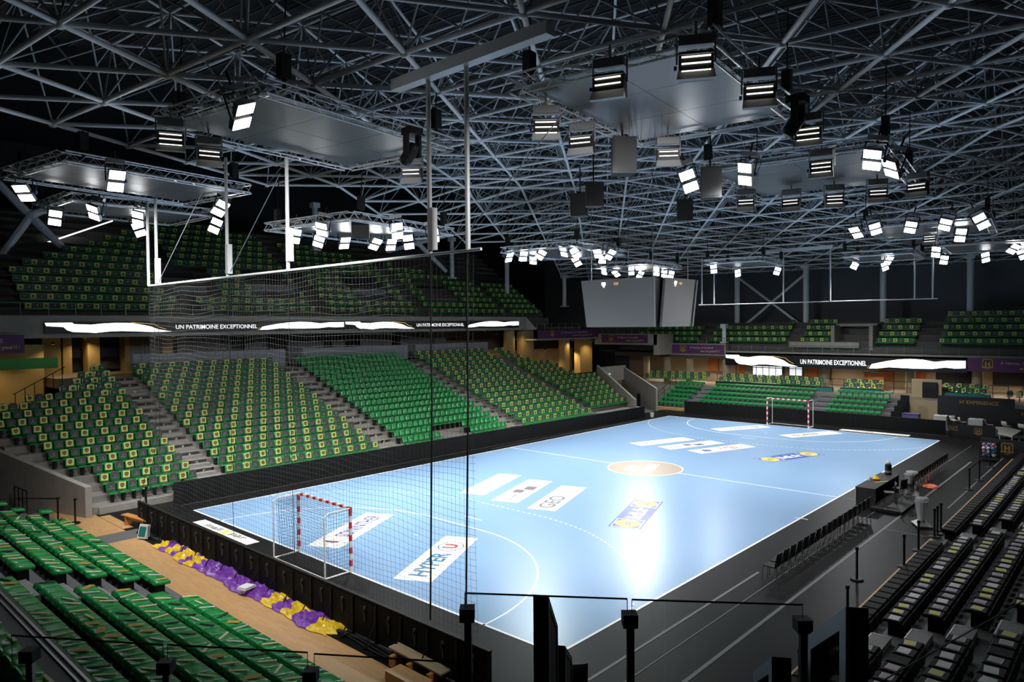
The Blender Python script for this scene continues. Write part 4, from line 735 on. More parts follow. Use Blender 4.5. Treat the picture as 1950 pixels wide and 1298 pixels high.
for nm, L in LOUV.items():
    order = sorted(range(len(L)), key=lambda k: view(L[k])[0])
    for rank, k in enumerate(order):
        p = L[k]; h = math.atan2(CAM[1]-p[1], CAM[0]-p[0])+random.uniform(-.3, .3)
        t = thing('louvred_lamp', f'louvred grey and black lamp on the {LOC[nm]}'+('' if len(L) == 1 else f', {nth(rank+1)} from left'), 'floodlight', p, h+PI/2, 'louvred lamps on the rigs'); t.scale = (.8, .8, .8)
        inst('body', LB, t); inst('hood', HD, t); inst('driver_box', DB, t); inst('yoke', YK, t); inst('cable', CB, t)
        for z in (-.02, -.16, -.32)[:(2 if k % 3 else 3)]: inst('light_slit', LV, t, (0, 0, z))
SPL = ['grey loudspeaker hanging below the corner of the large near rig', 'grey loudspeaker at the left end of the rig right of centre', 'black loudspeaker hanging in the middle of the roof, right of a pair', 'black loudspeaker hanging in the middle of the roof, left of a pair', 'black loudspeaker hanging above and right of the scoreboard', 'black loudspeaker below the rig left of centre']
for k, p in enumerate(SPK[:6]):
    h = math.atan2(CAM[1]-p[1], CAM[0]-p[0])+random.uniform(-.4, .4); t = thing('loudspeaker', SPL[k], 'loudspeaker', p, h+PI/2)
    m = 'lamp_grey' if k < 2 else 'hoist_black'; s = .32 if k < 2 else .36
    ob('cabinet', MB().hexa([(-s, -.25, -.5), (s, -.25, -.5), (s*.8, .25, -.5), (-s*.8, .25, -.5), (-s, -.3, .45), (s, -.3, .45), (s*.8, .22, .45), (-s*.8, .22, .45)]), 'hoist_black' if k > 1 else 'speaker_grey', t); ob('grille', MB().hexa([(-s*.9, -.27, -.45), (s*.9, -.27, -.45), (s*.9, -.25, -.45), (-s*.9, -.25, -.45), (-s*.9, -.32, .4), (s*.9, -.32, .4), (s*.9, -.30, .4), (-s*.9, -.30, .4)]), m if k > 1 else 'speaker_grey', t); ob('hanger', MB().tube((0, 0, .4), (0, 0, 1.6), .03, 5), 'hoist_black', t)
for k, p in enumerate(SPK[6:]):
    t = thing('moving_head', ['black moving head lamp under the right corner of the upper left rig', 'dark moving head lamp at the right corner of the large near rig'][k], 'lamp', p); ob('base', MB().b(-.2, .2, -.2, .2, .3, .48), 'hoist_black', t); ob('yoke_arm', MB().b(-.24, -.16, -.08, .08, -.25, .32).b(.16, .24, -.08, .08, -.25, .32), 'hoist_black', t); ob('head', MB().lathe([(.10, -.45), (.17, -.35), (.17, .0), (.12, .12), (.04, .16)], 12), 'hoist_black', t, (0, 0, -.05), (.5, .3, 0))
# the light of the floodlights: one spot lamp inside the first heads of each rig
def spot(p, target, power, size=112, blend=1.0, r=.35):
    l = bpy.data.lights.new('floodlight_beam', 'SPOT'); l.energy = power*LAMP_POWER; l.spot_size = math.radians(size); l.spot_blend = blend; l.shadow_soft_size = r; l.color = (0.97, 0.985, 1.0)
    o = bpy.data.objects.new('floodlight_beam', l); COL.objects.link(o); o.location = p; o.rotation_euler = (Vector(target)-Vector(p)).to_track_quat('-Z', 'Y').to_euler()
for nm, tg, pw in (('A', [(-14, 3, 0)], 4000), ('A2', [(-13, 7, 0), (-11, 13, 0)], 5200), ('A3', [(-16, 8, 0), (-10, 9, 0)], 4600), ('M', [(-13, 3, 0), (-6, 8, 0), (-10, -2, 0)], 5200), ('G', [(0, 0, 0), (-6, 3, 0), (6, 8, 0)], 5200), ('H', [(12, 4, 0), (6, 0, 0), (25, 11, 1)], 5000),
                   ('C', [(-8, -3, 0), (-11, -1, 0)], 2600), ('D', [(2, -4, 0), (8, -3, 0), (-4, -2, 0)], 3400), ('E', [(14, 0, 0), (26, 4, 1)], 4800), ('F', [(16, -4, 0), (27, -3, 1)], 4800), ('I', [(14, -6, 0), (10, -6, 0)], 3600)):
    L = BRIGHT[nm]
    for k, g in enumerate(tg): p = L[(k*3) % len(L)]; spot((p[0], p[1], p[2]-.35), g, pw, 98 if nm in ('A2', 'A3') else 112)
for k, p in enumerate(LOUV['B'][:6:2]): spot((p[0], p[1], p[2]-.6), (-15+4*k, 0, 0), 2500)
spot((LOUV['A'][0][0], LOUV['A'][0][1], 11.8), (-21, 3, 0), 3000)
# ================================================================== scoreboard
t = thing('scoreboard', 'four-sided grey video scoreboard hanging over the centre of the court', 'scoreboard', (0.05, .3, 7.65))
def face(nrm, w0, w1, d0, d1, H=2.5, sh=0):
    a = math.atan2(nrm[1], nrm[0])+PI/2
    def P(x, y, z): x += sh; return (x*math.cos(a)-y*math.sin(a), x*math.sin(a)+y*math.cos(a), z)
    q = [P(-w0, -d0, 0), P(w0, -d0, 0), P(w0, -d0+.14, 0), P(-w0, -d0+.14, 0), P(-w1, -d1, H), P(w1, -d1, H), P(w1, -d1+.14, H), P(-w1, -d1+.14, H)]
    s = ob('screen', MB().hexa(q), 'screen_grey', t); tl = math.atan2(d1-d0, H); zz = H*.90; dd = d0+(d1-d0)*.9+.012
    text('12:37', 'led_gold', s, width=.28, height=.13, loc=P(w1*.0, -dd, zz), rot=(PI/2+tl, 0, a))
    o = ob('badge', MB().prism([(-.12, 0, .12), (.12, 0, .12), (.13, 0, 0), (0, 0, -.17), (-.13, 0, 0)], (0, -.01, 0)), 'led_white', s, P(-w1*.35, -dd, zz-.02), (tl, 0, a))
face((-1, 0), 2.1, 2.24, 2.02, 2.30); face((0, -1), 1.47, 1.55, 2.10, 2.38, sh=.17); face((1, 0), 2.1, 2.24, 2.02, 2.30); face((0, 1), 1.62, 1.72, 2.10, 2.38)
ob('core', MB().hexa([(-1.8, -1.9, .02), (1.8, -1.9, .02), (1.8, 1.9, .02), (-1.8, 1.9, .02), (-2.1, -2.15, 2.48), (2.1, -2.15, 2.48), (2.1, 2.15, 2.48), (-2.1, 2.15, 2.48)]), 'screen_black', t)
for x in (-1.8, 1.8):
    for y in (-1.9, 1.9): ob('cable', MB().tube((x, y, 2.4), (x, y, 8.0), .02, 5), 'rail_grey', t)
# ================================================================== near end: green folding tribune
NX = lambda k: -25.15-.80*k
NZ = lambda k: .35+.315*k          # tread height; folded seat tops lie .45 above
st = root('stand_near')
for k in range(7): ob('terrace_step', MB().b(NX(k)-.42, NX(k)+.38, -20, 12.0, NZ(k)-.33, NZ(k)), 'deck_grey', st)
ob('front_skirt', MB().b(NX(0)+.34, NX(0)+.40, -20, 12.0, -.03, .34), 'black_frame', st)
seat = MB()
prof = [(-.21, .33), (-.215, .40), (-.19, .435), (.05, .455), (.13, .47), (.18, .475), (.215, .45), (.215, .36)]
for a, b_ in ((-.215, .215),):
    n = len(prof); vs = [(a, y, z) for y, z in prof]+[(a*.5, y, z+.008*(2 < j < 6)) for j, (y, z) in enumerate(prof)]+[(b_*.5, y, z+.008*(2 < j < 6)) for j, (y, z) in enumerate(prof)]+[(b_, y, z) for y, z in prof]
    fs = []
    for c in range(3): fs += [(c*n+j, (c+1)*n+j, (c+1)*n+j+1, c*n+j+1) for j in range(n-1)]+[(c*n+n-1, (c+1)*n+n-1, (c+1)*n, c*n)]
    fs += [tuple(range(n)), tuple(range(4*n-1, 3*n-1, -1))]; seat.add(vs, fs)
FS = seat.mesh('folded_shell', 'tribune_green', True); FL = MB().b(-.04, .04, -.12, .12, 0, .34).b(-.2, .2, .1, .14, .30, .36).mesh('pedestal', 'black_frame'); HG = MB().tube((-.19, .19, .40), (.19, .19, .40), .05, 8).mesh('hinge_lobe', 'tribune_green', True)
clap = {}
for c, m in (('cream', 'clap_cream'), ('black', 'clap_black'), ('gold', 'clap_gold'), ('white', 'clap_white')):
    mb = MB().b(-.18, .18, -.028, .028, 0, .012); mb.hexa([(-.18, -.026, .012), (.18, -.026, .012), (.18, .026, .012), (-.18, .026, .012), (-.178, -.024, .018), (.178, -.024, .018), (.178, .024, .022), (-.178, .024, .022)])
    if c == 'gold': mb = MB().b(-.15, .15, -.07, .07, 0, .010).b(-.06, .06, -.03, .03, .010, .013)
    clap[c] = mb.mesh('clapper', m)
CN = {'cream': 'cream folded clapper', 'black': 'black folded clapper', 'gold': 'gold paper clapper', 'white': 'pale folded clapper'}
PT = 0.455; rnd = random.Random(5); n_near = 0
SEC = [('upper', [-.12+PT*(k+.5) for k in range(21)]), ('lower', [-1.72-PT*(k+.5) for k in range(26)])]
for k in range(6):
    for sname, ys in SEC:
        vis = [y for y in ys if seen((NX(k), y, NZ(k)+.45), 15)]
        for j, y in enumerate(vis):
            if sname == 'upper' and k > 3 and y > 8.2: pass
            t = thing('folded_chair', f'folded green seat, {nth(j+1)} from the stairs, {nth(k+1)} row of near tribune, '+('goal side' if sname == 'upper' else 'camera side'), 'seat', (NX(k), y, NZ(k)), PI/2, 'folded seats of the near tribune')
            inst('folded_shell', FS, t); inst('hinge_lobe', HG, t); inst('pedestal', FL, t); n_near += 1
            if rnd.random() < .8:
                c = rnd.choices(['cream', 'black', 'gold', 'white'], [5, 2.4, 1.4, 2])[0]
                a = rnd.gauss(-.72, .28) if rnd.random() < .82 else rnd.uniform(0, PI)
                o = inst('clapper', clap[c], None, (NX(k)+rnd.uniform(-.06, .02), y+rnd.uniform(-.08, .08), NZ(k)+.470), (0, 0, a))
                tag(o, f'{CN[c]} on {nth(j+1)} seat from stairs, {nth(k+1)} row, near tribune '+('goal side' if sname == 'upper' else 'camera side'), 'clapper', 'clappers on the near tribune')
for x, y in ((-25.1, 11.3), (-25.75, 12.5), (-27.4, 12.6), (-26.6, 11.1)):
    t = thing('folded_chair', 'lone folded green seat at the far end of the near tribune', 'seat', (x, y, NZ(0 if x > -26 else 2)), PI/2, 'lone folded seats at the tribune end'); inst('folded_shell', FS, t); inst('hinge_lobe', HG, t); inst('pedestal', FL, t)
ns = thing('near_stairs', 'dark grey stairs with pale edges across the near tribune', 'stairs', (NX(0), -.92, 0))
for k in range(6): ob('tread', MB().b(-.80*k-.40, -.80*k-.02, -.75, .7, NZ(k), NZ(k)+.16), 'step_grey', ns); ob('nosing', MB().b(-.80*k-.05, -.80*k-.015, -.55, .5, NZ(k)+.16, NZ(k)+.166).b(-.80*k-.40, -.80*k-.02, -.55, -.52, NZ(k)+.16, NZ(k)+.166).b(-.80*k-.40, -.80*k-.02, .47, .5, NZ(k)+.16, NZ(k)+.166), 'edge_alu', ns)
# gangway, kerb rails and the higher green row behind the glass
kr = root('trim_2'); ob('kerb_rail', MB().b(-29.66, -29.62, -20, 12, 2.72, 2.78), 'edge_alu', kr); ob('kerb_rail', MB().b(-29.76, -29.73, -20, 12, 2.72, 2.78), 'edge_alu', kr)
bs = MB(); bs.merge(shell(.45, [(-.22, .36), (-.18, .44), (0, .45), (.16, .43)], .04, 3, .01)); BP = bs.mesh('seat_pan', 'tribune_green', True); BB = shell(.45, [(.14, .42), (.20, .55), (.25, .75), (.27, .9)], .05, 4, .02, .05).mesh('backrest', 'tribune_green', True)
BL = MB().b(-.03, .03, -.15, .2, 0, .42).b(-.22, .22, .08, .12, .34, .40).mesh('frame', 'black_frame')
for k in range(14):
    y = -4.6-.46*k
    t = thing('upright_chair', f'upright green seat behind the glass rail, {nth(k+1)} from left edge of row', 'seat', (-30.42, y, 2.75), PI/2, 'upright green seats behind the glass'); inst('seat_pan', BP, t); inst('backrest', BB, t); inst('frame', BL, t)
    if k % 2: tag(inst('clapper', clap['cream'], None, (-30.26, y, 3.205), (0, 0, PI/2+.05)), f'cream folded clapper on {nth(k+1)} upright seat behind the glass', 'clapper', 'clappers behind the glass')
struct('floor_row', MB().b(-33.5, -29.55, -20, 12, 2.2, 2.75), 'deck_grey')
# ================================================================== things between tribune and hoarding
def crumple(label, x0, x1, y0, y1, name):
    t = thing(name, label, 'banner', ((x0+x1)/2, (y0+y1)/2, 0)); r2 = random.Random(3); nx_, ny_ = 16, 120; L = y1-y0
    stripes = [(0, .05, 0), (.05, .09, 1), (.09, .13, 0), (.13, .17, 1), (.17, .225, 0), (.225, .25, 1), (.25, .30, 0), (.30, .70, 1), (.70, .755, 0), (.755, .80, 1), (.80, .86, 0), (.86, .93, 1), (.93, 1.0, 0)]
    H = [[0]*(nx_+1) for _ in range(ny_+1)]
    for i in range(ny_+1):
        for j in range(nx_+1):
            e = min(1, 3.2*min(j, nx_-j)/nx_); f = min(1, i/2.0, (ny_-i)/2.0)
            H[i][j] = .02+e*f*(.12+.04*math.sin(i*.55+j*.4)+.035*math.sin(i*.23-j*.8)+.03*math.sin(i*1.3+j*1.9)+r2.uniform(-.028, .028))
    W2 = (x1-x0)/2
    def P(i, j, top=True):
        y = y1-L*i/ny_-(y0+y1)/2+.10*math.sin(j*.9)+.03*math.sin(j*2.3+i*.4); w = W2*(1+.10*math.sin(i*.3)+.05*math.sin(i*.95)); return (-w+2*w*j/nx_+.05*math.sin(i*.16), y, H[i][j] if top else 0.0)
    for s, (a, b_, c) in enumerate(stripes):
        i0, i1 = round(a*ny_), round(b_*ny_); mb = MB()
        sk = lambda j: .0
        for i in range(i0, i1):
            for j in range(nx_):
                q = [P(i, j), P(i, j+1), P(i+1, j+1), P(i+1, j)]; mb.add(q, [(0, 1, 2, 3)])
            for j in (0, nx_): mb.add([P(i, j), P(i+1, j), P(i+1, j, False), P(i, j, False)], [(0, 1, 2, 3)])
        if i0 == 0: mb.add([P(0, j) for j in range(nx_+1)]+[P(0, j, False) for j in range(nx_+1)], [(j, j+1, j+nx_+2, j+nx_+1) for j in range(nx_)])
        if i1 == ny_: mb.add([P(ny_, j) for j in range(nx_+1)]+[P(ny_, j, False) for j in range(nx_+1)], [(j, j+1, j+nx_+2, j+nx_+1) for j in range(nx_)])
        ob('purple_stripe' if c else 'yellow_stripe', mb, 'plastic_purple' if c else 'plastic_yellow', t, smooth=True)
crumple('long crumpled purple and yellow plastic banner lying behind the near hoarding', -23.15, -22.35, -5.0, 6.1, 'crumpled_banner')
mb = MB(); mb.b(-.22, .22, -.17, .17, 0, .03).b(-.20, .21, -.16, .15, .03, .055).b(-.19, .17, -.17, .16, .055, .075)
tag(ob('folded_cloth', mb, 'cloth_white', None, (-23.05, -.75, .17), (0, 0, .3)), 'folded white cloth lying on the purple banner', 'cloth')
t = thing('bench', 'small orange wooden bench at the end of the near hoarding', 'bench', (-22.55, 9.15, -.01), math.radians(-82))
ob('seat_board', MB().b(-.95, .95, -.14, .14, .36, .40), 'bench_orange', t)
for x in (-.65, .65): ob('leg_board', MB().b(x-.03, x+.03, -.13, .13, 0, .36), 'bench_orange', t)
ob('stretcher', MB().b(-.65, .65, -.02, .02, .22, .30), 'bench_orange', t)
t = thing('monitor_box', 'small white framed monitor leaning against the near hoarding', 'monitor', (-22.85, 7.35, -.01), -1.15); ob('case', MB().box((0, -.12, .28), (.40, .12, .52), Matrix.Rotation(-.3, 3, 'X')), 'white_plastic', t); ob('screen', MB().box((0, -.186, .29), (.30, .012, .36), Matrix.Rotation(-.3, 3, 'X')), 'seat_teal', t); ob('socket', MB().b(.21, .23, -.15, -.06, .1, .5), 'lamp_grey', t)
t = thing('cable_mat', 'black cable bundle lying along the foot of the near hoarding', 'cable', (-22.28-.5, 0, 0)); r3 = random.Random(2)
for k in range(3): ob('cable', MB().path([(.0+.08*k+.05*math.sin(y*2.1+k), y, .02) for y in [8.2-.45*i for i in range(40)]], .022, 5), 'rope_black', t)
# plank pallet at the near corner of the hoarding
t = thing('plank_stack', 'pale plywood plank lying on a wooden crate at the corner of the near hoarding', 'plank', (-22.72, -8.1, 0), 0); ob('plank', MB().hexa([(-.16, -.95, .26), (.16, -.95, .26), (.16, .85, .32), (-.16, .85, .32), (-.16, -.95, .30), (.16, -.95, .30), (.16, .85, .36), (-.16, .85, .36)]), 'door_beige', t)
for y in (-.7, 0, .6): ob('batten', MB().b(-.30, .2, y-.05, y+.05, .02, .26), 'bench_orange', t)
ob('crate', MB().b(-.75, -.32, -.9, .2, 0, .22), 'floor_wood', t)
# ================================================================== the team benches, table and gear along the right sideline
CS = MB().b(-.21, .21, -.20, .20, .43, .46).mesh('seat', 'chair_black'); CBk = shell(.46, [(-.20, .46), (-.23, .66), (-.26, .87)], .025, 4, .02).mesh('backrest', 'chair_black', True)
def legm(x, y, x2, y2, top): return MB().tube((x, y, 0), (x2, y2, top), .014, 6).mesh('leg', 'chrome')
LEGS = [legm(-.21, .22, -.20, .18, .46), legm(.21, .22, .20, .18, .46), legm(-.21, -.24, -.20, -.22, .84), legm(.21, -.24, .20, -.22, .84)]; SF = MB().path([(-.2, .18, .45), (.2, .18, .45), (.2, -.2, .45), (-.2, -.2, .45), (-.2, .18, .45)], .010, 5).mesh('seat_frame', 'chrome')
def chair(label, x, y, rz, group=None, z=-.006):
    t = thing('team_chair', label, 'chair', (x, y, z), rz, group); inst('seat', CS, t); inst('backrest', CBk, t); inst('seat_frame', SF, t)
    for m in LEGS: inst('leg', m, t)
for k in range(17): chair(f'black chrome-legged chair in the near bench row, {nth(k+1)} from the camera', -11.85+.56*k, -11.80, random.uniform(-.03, .03), 'near row of team chairs')
for k in range(14): chair(f'black chrome-legged chair in the far bench row, {nth(k+1)} from the table', 3.0+.53*k, -12.05, random.uniform(-.03, .03), 'far row of team chairs')
t = thing('officials_table', 'long table under a black cloth beside the halfway line', 'table', (.95, -11.35, -.006)); ob('cloth', MB().b(-1.85, 1.85, -.38, .38, .77, .80).b(-1.86, 1.86, .36, .39, .0, .80).b(-1.87, -1.84, -.38, .38, 0, .8).b(1.84, 1.87, -.38, .38, 0, .8), 'cloth_black', t); ob('table_top', MB().b(-1.82, 1.82, -.36, .36, .74, .77), 'black_frame', t); ob('edge_strip', MB().b(-1.90, -1.87, .36, .40, 0, .80), 'edge_alu', t)
for x in (-1.5, 1.5): ob('leg', MB().tube((x, -.3, 0), (x, -.3, .74), .02, 6), 'chrome', t)
t = thing('table_buzzer', 'yellow and red signal cone on the black table', 'buzzer', (1.0, -11.25, .797)); ob('cone', MB().lathe([(.15, .06), (.12, .10), (.07, .16), (.03, .26), (.01, .27)], 12), 'ink_yellow', t); ob('base', MB().lathe([(.17, 0), (.17, .06), (.12, .07)], 12), 'ink_red', t)
tag(ob('spray_bottle', MB().lathe([(.05, 0), (.055, .14), (.03, .18), (.02, .22)], 10), 'white_plastic', None, (.62, -11.1, .797)), 'small clear spray bottle beside the signal cone', 'bottle')
tag(ob('ruler', MB().b(-.35, .35, -.025, .025, 0, .006), 'ink_yellow', None, (.75, -11.55, .797), (0, 0, -.55)), 'thin yellow strip lying on the black table', 'strip')
t = thing('score_post', 'black cylinder with a white top standing at the table end', 'post', (2.55, -11.35, -.006)); ob('body', MB().lathe([(.14, 0), (.14, 1.25), (.10, 1.3)], 14), 'chair_black', t); ob('top', MB().lathe([(.10, 0), (.11, .06), (.06, .14), (.01, .15)], 12), 'white_plastic', t, (0, 0, 1.3)); ob('ring', MB().lathe([(.145, .9), (.145, 1.0)], 14), 'pedestal_grey', t)
tag(ob('platform', MB().b(-1.75, 1.55, -.62, .58, .04, .15).b(-1.7, 1.5, -.57, .53, 0, .04), 'black_frame', None, (.25, -12.28, -.006)), 'low black platform behind the officials table', 'platform')
for k, (x, y, a) in enumerate(((-.2, -12.1, .4), (.9, -12.2, -.3), (2.0, -12.25, .5))): chair(f'black chair on the low platform behind the table, {nth(k+1)} from the camera', x, y, a, 'chairs behind the officials table', .144)
def cart(label, x, y, rz):
    t = thing('wiping_cart', label, 'cart', (x, y, -.006), rz); ob('base', MB().hexa([(-.38, -.28, .08), (.38, -.28, .08), (.38, .28, .08), (-.38, .28, .08), (-.12, -.12, .24), (.12, -.12, .24), (.12, .12, .24), (-.12, .12, .24)]), 'pedestal_grey', t); ob('column', MB().hexa([(-.10, -.08, .2), (.10, -.08, .2), (.10, .08, .2), (-.10, .08, .2), (-.06, -.06, 1.0), (.06, -.06, 1.0), (.06, .06, 1.0), (-.06, .06, 1.0)]), 'pedestal_grey', t)
    ob('head', MB().lathe([(.05, .99), (.22, 1.0), (.25, 1.05), (.22, 1.10), (.05, 1.11)], 12), 'wrap', t); ob('wrapping', MB().lathe([(.13, .28), (.15, .50), (.20, .80), (.24, 1.0)], 12), 'wrap', t, (-.16, .08, 0))
    for q in ((-.33, -.24), (.33, -.24), (.33, .24), (-.33, .24)): ob('caster', MB().tube((q[0], q[1]-.02, .04), (q[0], q[1]+.02, .04), .04, 8), 'chair_black', t)
cart('plastic-wrapped grey pedestal cart standing alone on the right walkway', -2.6, -13.85, .5); cart('plastic-wrapped grey pedestal cart behind the low platform', 2.45, -12.35, .2)
mb = MB(); mb.lathe([(.30, 0), (.34, .03), (.28, .09), (.15, .13), (.03, .12)], 14); mb.b(-.5, -.1, -.12, .14, 0, .06).b(.1, .46, -.16, .1, 0, .07)
tag(ob('orange_bib_heap', mb, 'orange', None, (4.8, -12.6, -.006), (0, 0, .2)), 'flat orange heap of bibs on the floor by the far bench', 'bibs')
SB_ = MB().lathe([(.19, 0), (.19, .03), (.16, .05), (.04, .06)], 18).mesh('base', 'chair_black'); SPo = MB().tube((0, 0, .04), (0, 0, .98), .035, 10).mesh('post', 'chair_black'); SH = MB().lathe([(.045, .92), (.05, .93), (.05, 1.0), (.03, 1.02)], 10).b(.02, .075, -.02, .02, .93, 1.0).mesh('belt_head', 'chair_black')
for k, (x, y, z, lab) in enumerate(((-10.2, -13.75, 0, 'standing alone before the wooden edge'), (-13.7, -14.55, 0, 'rising behind the teal framed panel'), (-9.0, -14.75, .3, 'at the wooden edge above the first black seat row'), (-7.0, -14.7, .3, 'at the wooden edge, second above the black seats'), (-5.0, -14.75, .3, 'lowest of three posts in a cluster'), (-4.55, -14.75, .3, 'middle of three posts in a cluster'), (-4.0, -14.75, .3, 'highest of three posts in a cluster'), (-16.9, -15.0, 0, 'between the glass clamp and the teal panel'), (-18.1, -14.95, 0, 'left of the glass clamp, lowest at the wooden edge'),
                                   (5.4, -14.05, 0, 'nearest of the three roped posts far right'), (7.9, -14.05, 0, 'middle of the three roped posts far right'), (11.9, -13.9, 0, 'farthest of the three roped posts far right'), (-19.6, 12.0, 0, 'at the left end of the long hoarding'), (-24.4, 12.35, 0, 'first of two by the wooden floor at far left'), (-24.0, 11.6, 0, 'second of two by the wooden floor at far left'), (-21.3, 11.6, 0, 'short one behind the orange bench'))):
    t = thing('barrier_post', 'black belt barrier post '+lab, 'barrier post', (x, y, z-.006)); inst('base', SB_, t); inst('post', SPo, t); inst('belt_head', SH, t)
tag(ob('barrier_belt', MB().b(0, 2.5, -.004, .004, .93, .98).b(2.5, 6.5, .0, .008, .93, .98), 'rope_black', None, (5.4, -14.05, -.006)), 'black belt between the roped posts far right', 'belt'); tag(ob('barrier_belt', MB().b(-1.7, 0, -.004, .004, .93, .98), 'rope_black', None, (-24.4, 12.35, -.006), (0, 0, -.9)), 'black belt beside the wooden floor at far left', 'belt')
# ================================================================== right stand with black folded seats
rs = root('stand_right'); QY = lambda k: -15.0-.84*k
QZ = lambda k: .02+.335*k
for k in range(8): ob('terrace_step', MB().b(-26, 18, QY(k)-.62, QY(k)+.22, QZ(k)-.34, QZ(k)), 'deck_grey', rs)
bsx = MB().hexa([(-.205, -.20, .36), (.205, -.20, .36), (.205, .2, .36), (-.205, .2, .36), (-.21, -.205, .40), (.21, -.205, .40), (.21, .205, .40), (-.21, .205, .40)]).hexa([(-.21, -.205, .40), (.21, -.205, .40), (.21, .205, .40), (-.21, .205, .40), (-.18, -.18, .43), (.18, -.18, .43), (.18, .18, .43), (-.18, .18, .43)]); BS = bsx.mesh('folded_shell', 'black_seat'); BF = MB().hexa([(-.15, -.23, .03), (.15, -.23, .03), (.15, -.19, .03), (-.15, -.19, .03), (-.205, -.24, .38), (.205, -.24, .38), (.205, -.19, .38), (-.205, -.19, .38)]).b(-.04, .04, -.15, .12, 0, .36).mesh('back_panel', 'black_seat')
LF = {}
for c in ('yellow', 'mauve', 'white'): LF[c] = MB().b(-.15, .15, -.11, .11, 0, .003, 0).b(-.13, .13, -.09, .09, .003, .004, 1).b(-.15, -.10, -.11, .11, .004, .005, 2).mesh('leaflet', ['leaflet_edge', 'leaflet_'+c, 'banner_purple'] if c != 'white' else ['leaflet_white', 'leaflet_white', 'leaflet_edge'])
rn = random.Random(9)
SX = [('camera-side block', [-16.35-.46*(j+.5) for j in range(16)]), ('middle block', [-14.75+.46*(j+.5) for j in range(19)]), ('far block', [-4.3+.46*(j+.5) for j in range(44)])]
for k in range(8):
    for bn, xs in SX:
        xs = [x for x in xs if seen((x, QY(k), QZ(k)+.43), 10)]
        for j, x in enumerate(xs):
            t = thing('black_folded_chair', f'black folded seat, {nth(j+1)} in {nth(k+1)} row of the right stand, {bn}', 'seat', (x, QY(k), QZ(k)), 0, 'black folded seats of the right stand'); inst('folded_shell', BS, t); inst('back_panel', BF, t)
            if k > 0 and rn.random() < .96:
                c = rn.choices(['yellow', 'mauve', 'white'], [3, 4, 3])[0]
                tag(inst('leaflet', LF[c], None, (x+rn.uniform(-.02, .02), QY(k)+rn.uniform(-.02, .03), QZ(k)+.4315), (0, 0, rn.gauss(PI/2 if c == 'x' else 0, .08))), f'{c} leaflet on {nth(j+1)} black seat, {nth(k+1)} row of the right stand, {bn}', 'leaflet', 'leaflets on the black seats')
for ai, xc in enumerate((-15.55, -5.05)):
    t = thing('step_boxes', ['pale grey aisle steps between black seats nearest the camera', 'pale grey aisle steps between black seats beside the post cluster'][ai], 'steps', (xc, 0, 0))
    for k in range(8): ob('step', MB().b(-.5, .45, QY(k)-.10, QY(k)+.33, QZ(k), QZ(k)+.17), 'step_grey', t); ob('edge', MB().b(-.5, .45, QY(k)+.30, QY(k)+.33, QZ(k)+.17, QZ(k)+.176).b(-.5, -.47, QY(k)-.10, QY(k)+.33, QZ(k)+.17, QZ(k)+.176).b(.42, .45, QY(k)-.10, QY(k)+.33, QZ(k)+.17, QZ(k)+.176), 'edge_alu', t)
# ================================================================== hospitality corner beyond the right stand
def htable(label, x, y, z, rz, group): 
    t = thing('white_table', label, 'table', (x, y, z), rz, group); ob('cloth', MB().b(-.35, .35, -.42, .42, 1.02, 1.06).b(-.36, -.34, -.42, .42, .25, 1.06).b(-.36, .1, .40, .43, .55, 1.06), 'cloth_white', t); ob('top', MB().b(-.33, .33, -.4, .4, .98, 1.02), 'white_plastic', t); ob('menu', MB().b(-.12, .12, -.12, .06, 1.06, 1.065), 'pedestal_grey', t)
    for q in ((-.3, -.35), (.3, -.35), (.3, .35), (-.3, .35)): ob('leg', MB().tube((q[0], q[1], 0), (q[0], q[1], .98), .025, 6), 'white_plastic', t)
htable('white draped table before the black banner wall, left of two', 24.6, -9.1, .05, 0, None); htable('white draped table before the black banner wall, right of two', 23.6, -11.4, .1, 0, None)
for k, (x, y) in enumerate(((24.9, -9.9), (24.3, -10.5), (23.9, -12.1), (23.9, -13.1), (23.2, -14.1))):
    t = thing('bucket_chair', f'white bucket chair by the black banner wall, {nth(k+1)} from left', 'chair', (x, y, .05), random.uniform(-1, 1), 'white bucket chairs'); ob('shell', shell(.45, [(-.2, .70), (-.17, .76), (.1, .74), (.2, .85), (.24, 1.05)], .03, 4, .04), 'white_plastic', t, smooth=True)
    for q in ((-.15, -.15), (.15, -.15), (.15, .15), (-.15, .15)): ob('leg', MB().tube((q[0]*1.3, q[1]*1.3, 0), (q[0], q[1], .7), .015, 5), 'chrome', t)
t = thing('corner_table', 'pale angular lounge table in the far right corner', 'table', (22.2, -13.3, 0)); ob('top', MB().prism([(1.6, .9, .62), (2.0, .2, .62), (.6, -.7, .62), (-2.4, -.6, .62), (-1.4, .3, .62), (.4, .5, .62)], (0, 0, .08)), 'sofa_white', t)
for q in ((1.5, .75), (1.8, .1), (.5, -.6), (-2.2, -.55), (-1.3, .2)): ob('leg', MB().tube((q[0], q[1], 0), (q[0], q[1], .62), .03, 6), 'white_plastic', t)
def hbanner(label, loc, rz, L, h, kind):
    t = thing('black_banner', label, 'banner', loc, rz); ob('sheet', MB().b(0, L, 0, .05, 0, h), 'banner_black', t)
    if kind == 'x': text("H' EXPERIENCE", 'gold_print', t, width=min(2.3, L*.55), height=.26, loc=(L*.55, -.004, h*.82), rot=(PI/2, 0, 0))
    if kind == 'e': text('ENCE', 'gold_print', t, width=.5, height=.3, loc=(.3, -.004, h*.62), rot=(PI/2, 0, 0))
    if kind == 'h': crest_big(t, (L*.5, -.004, h*.52), h*.7)
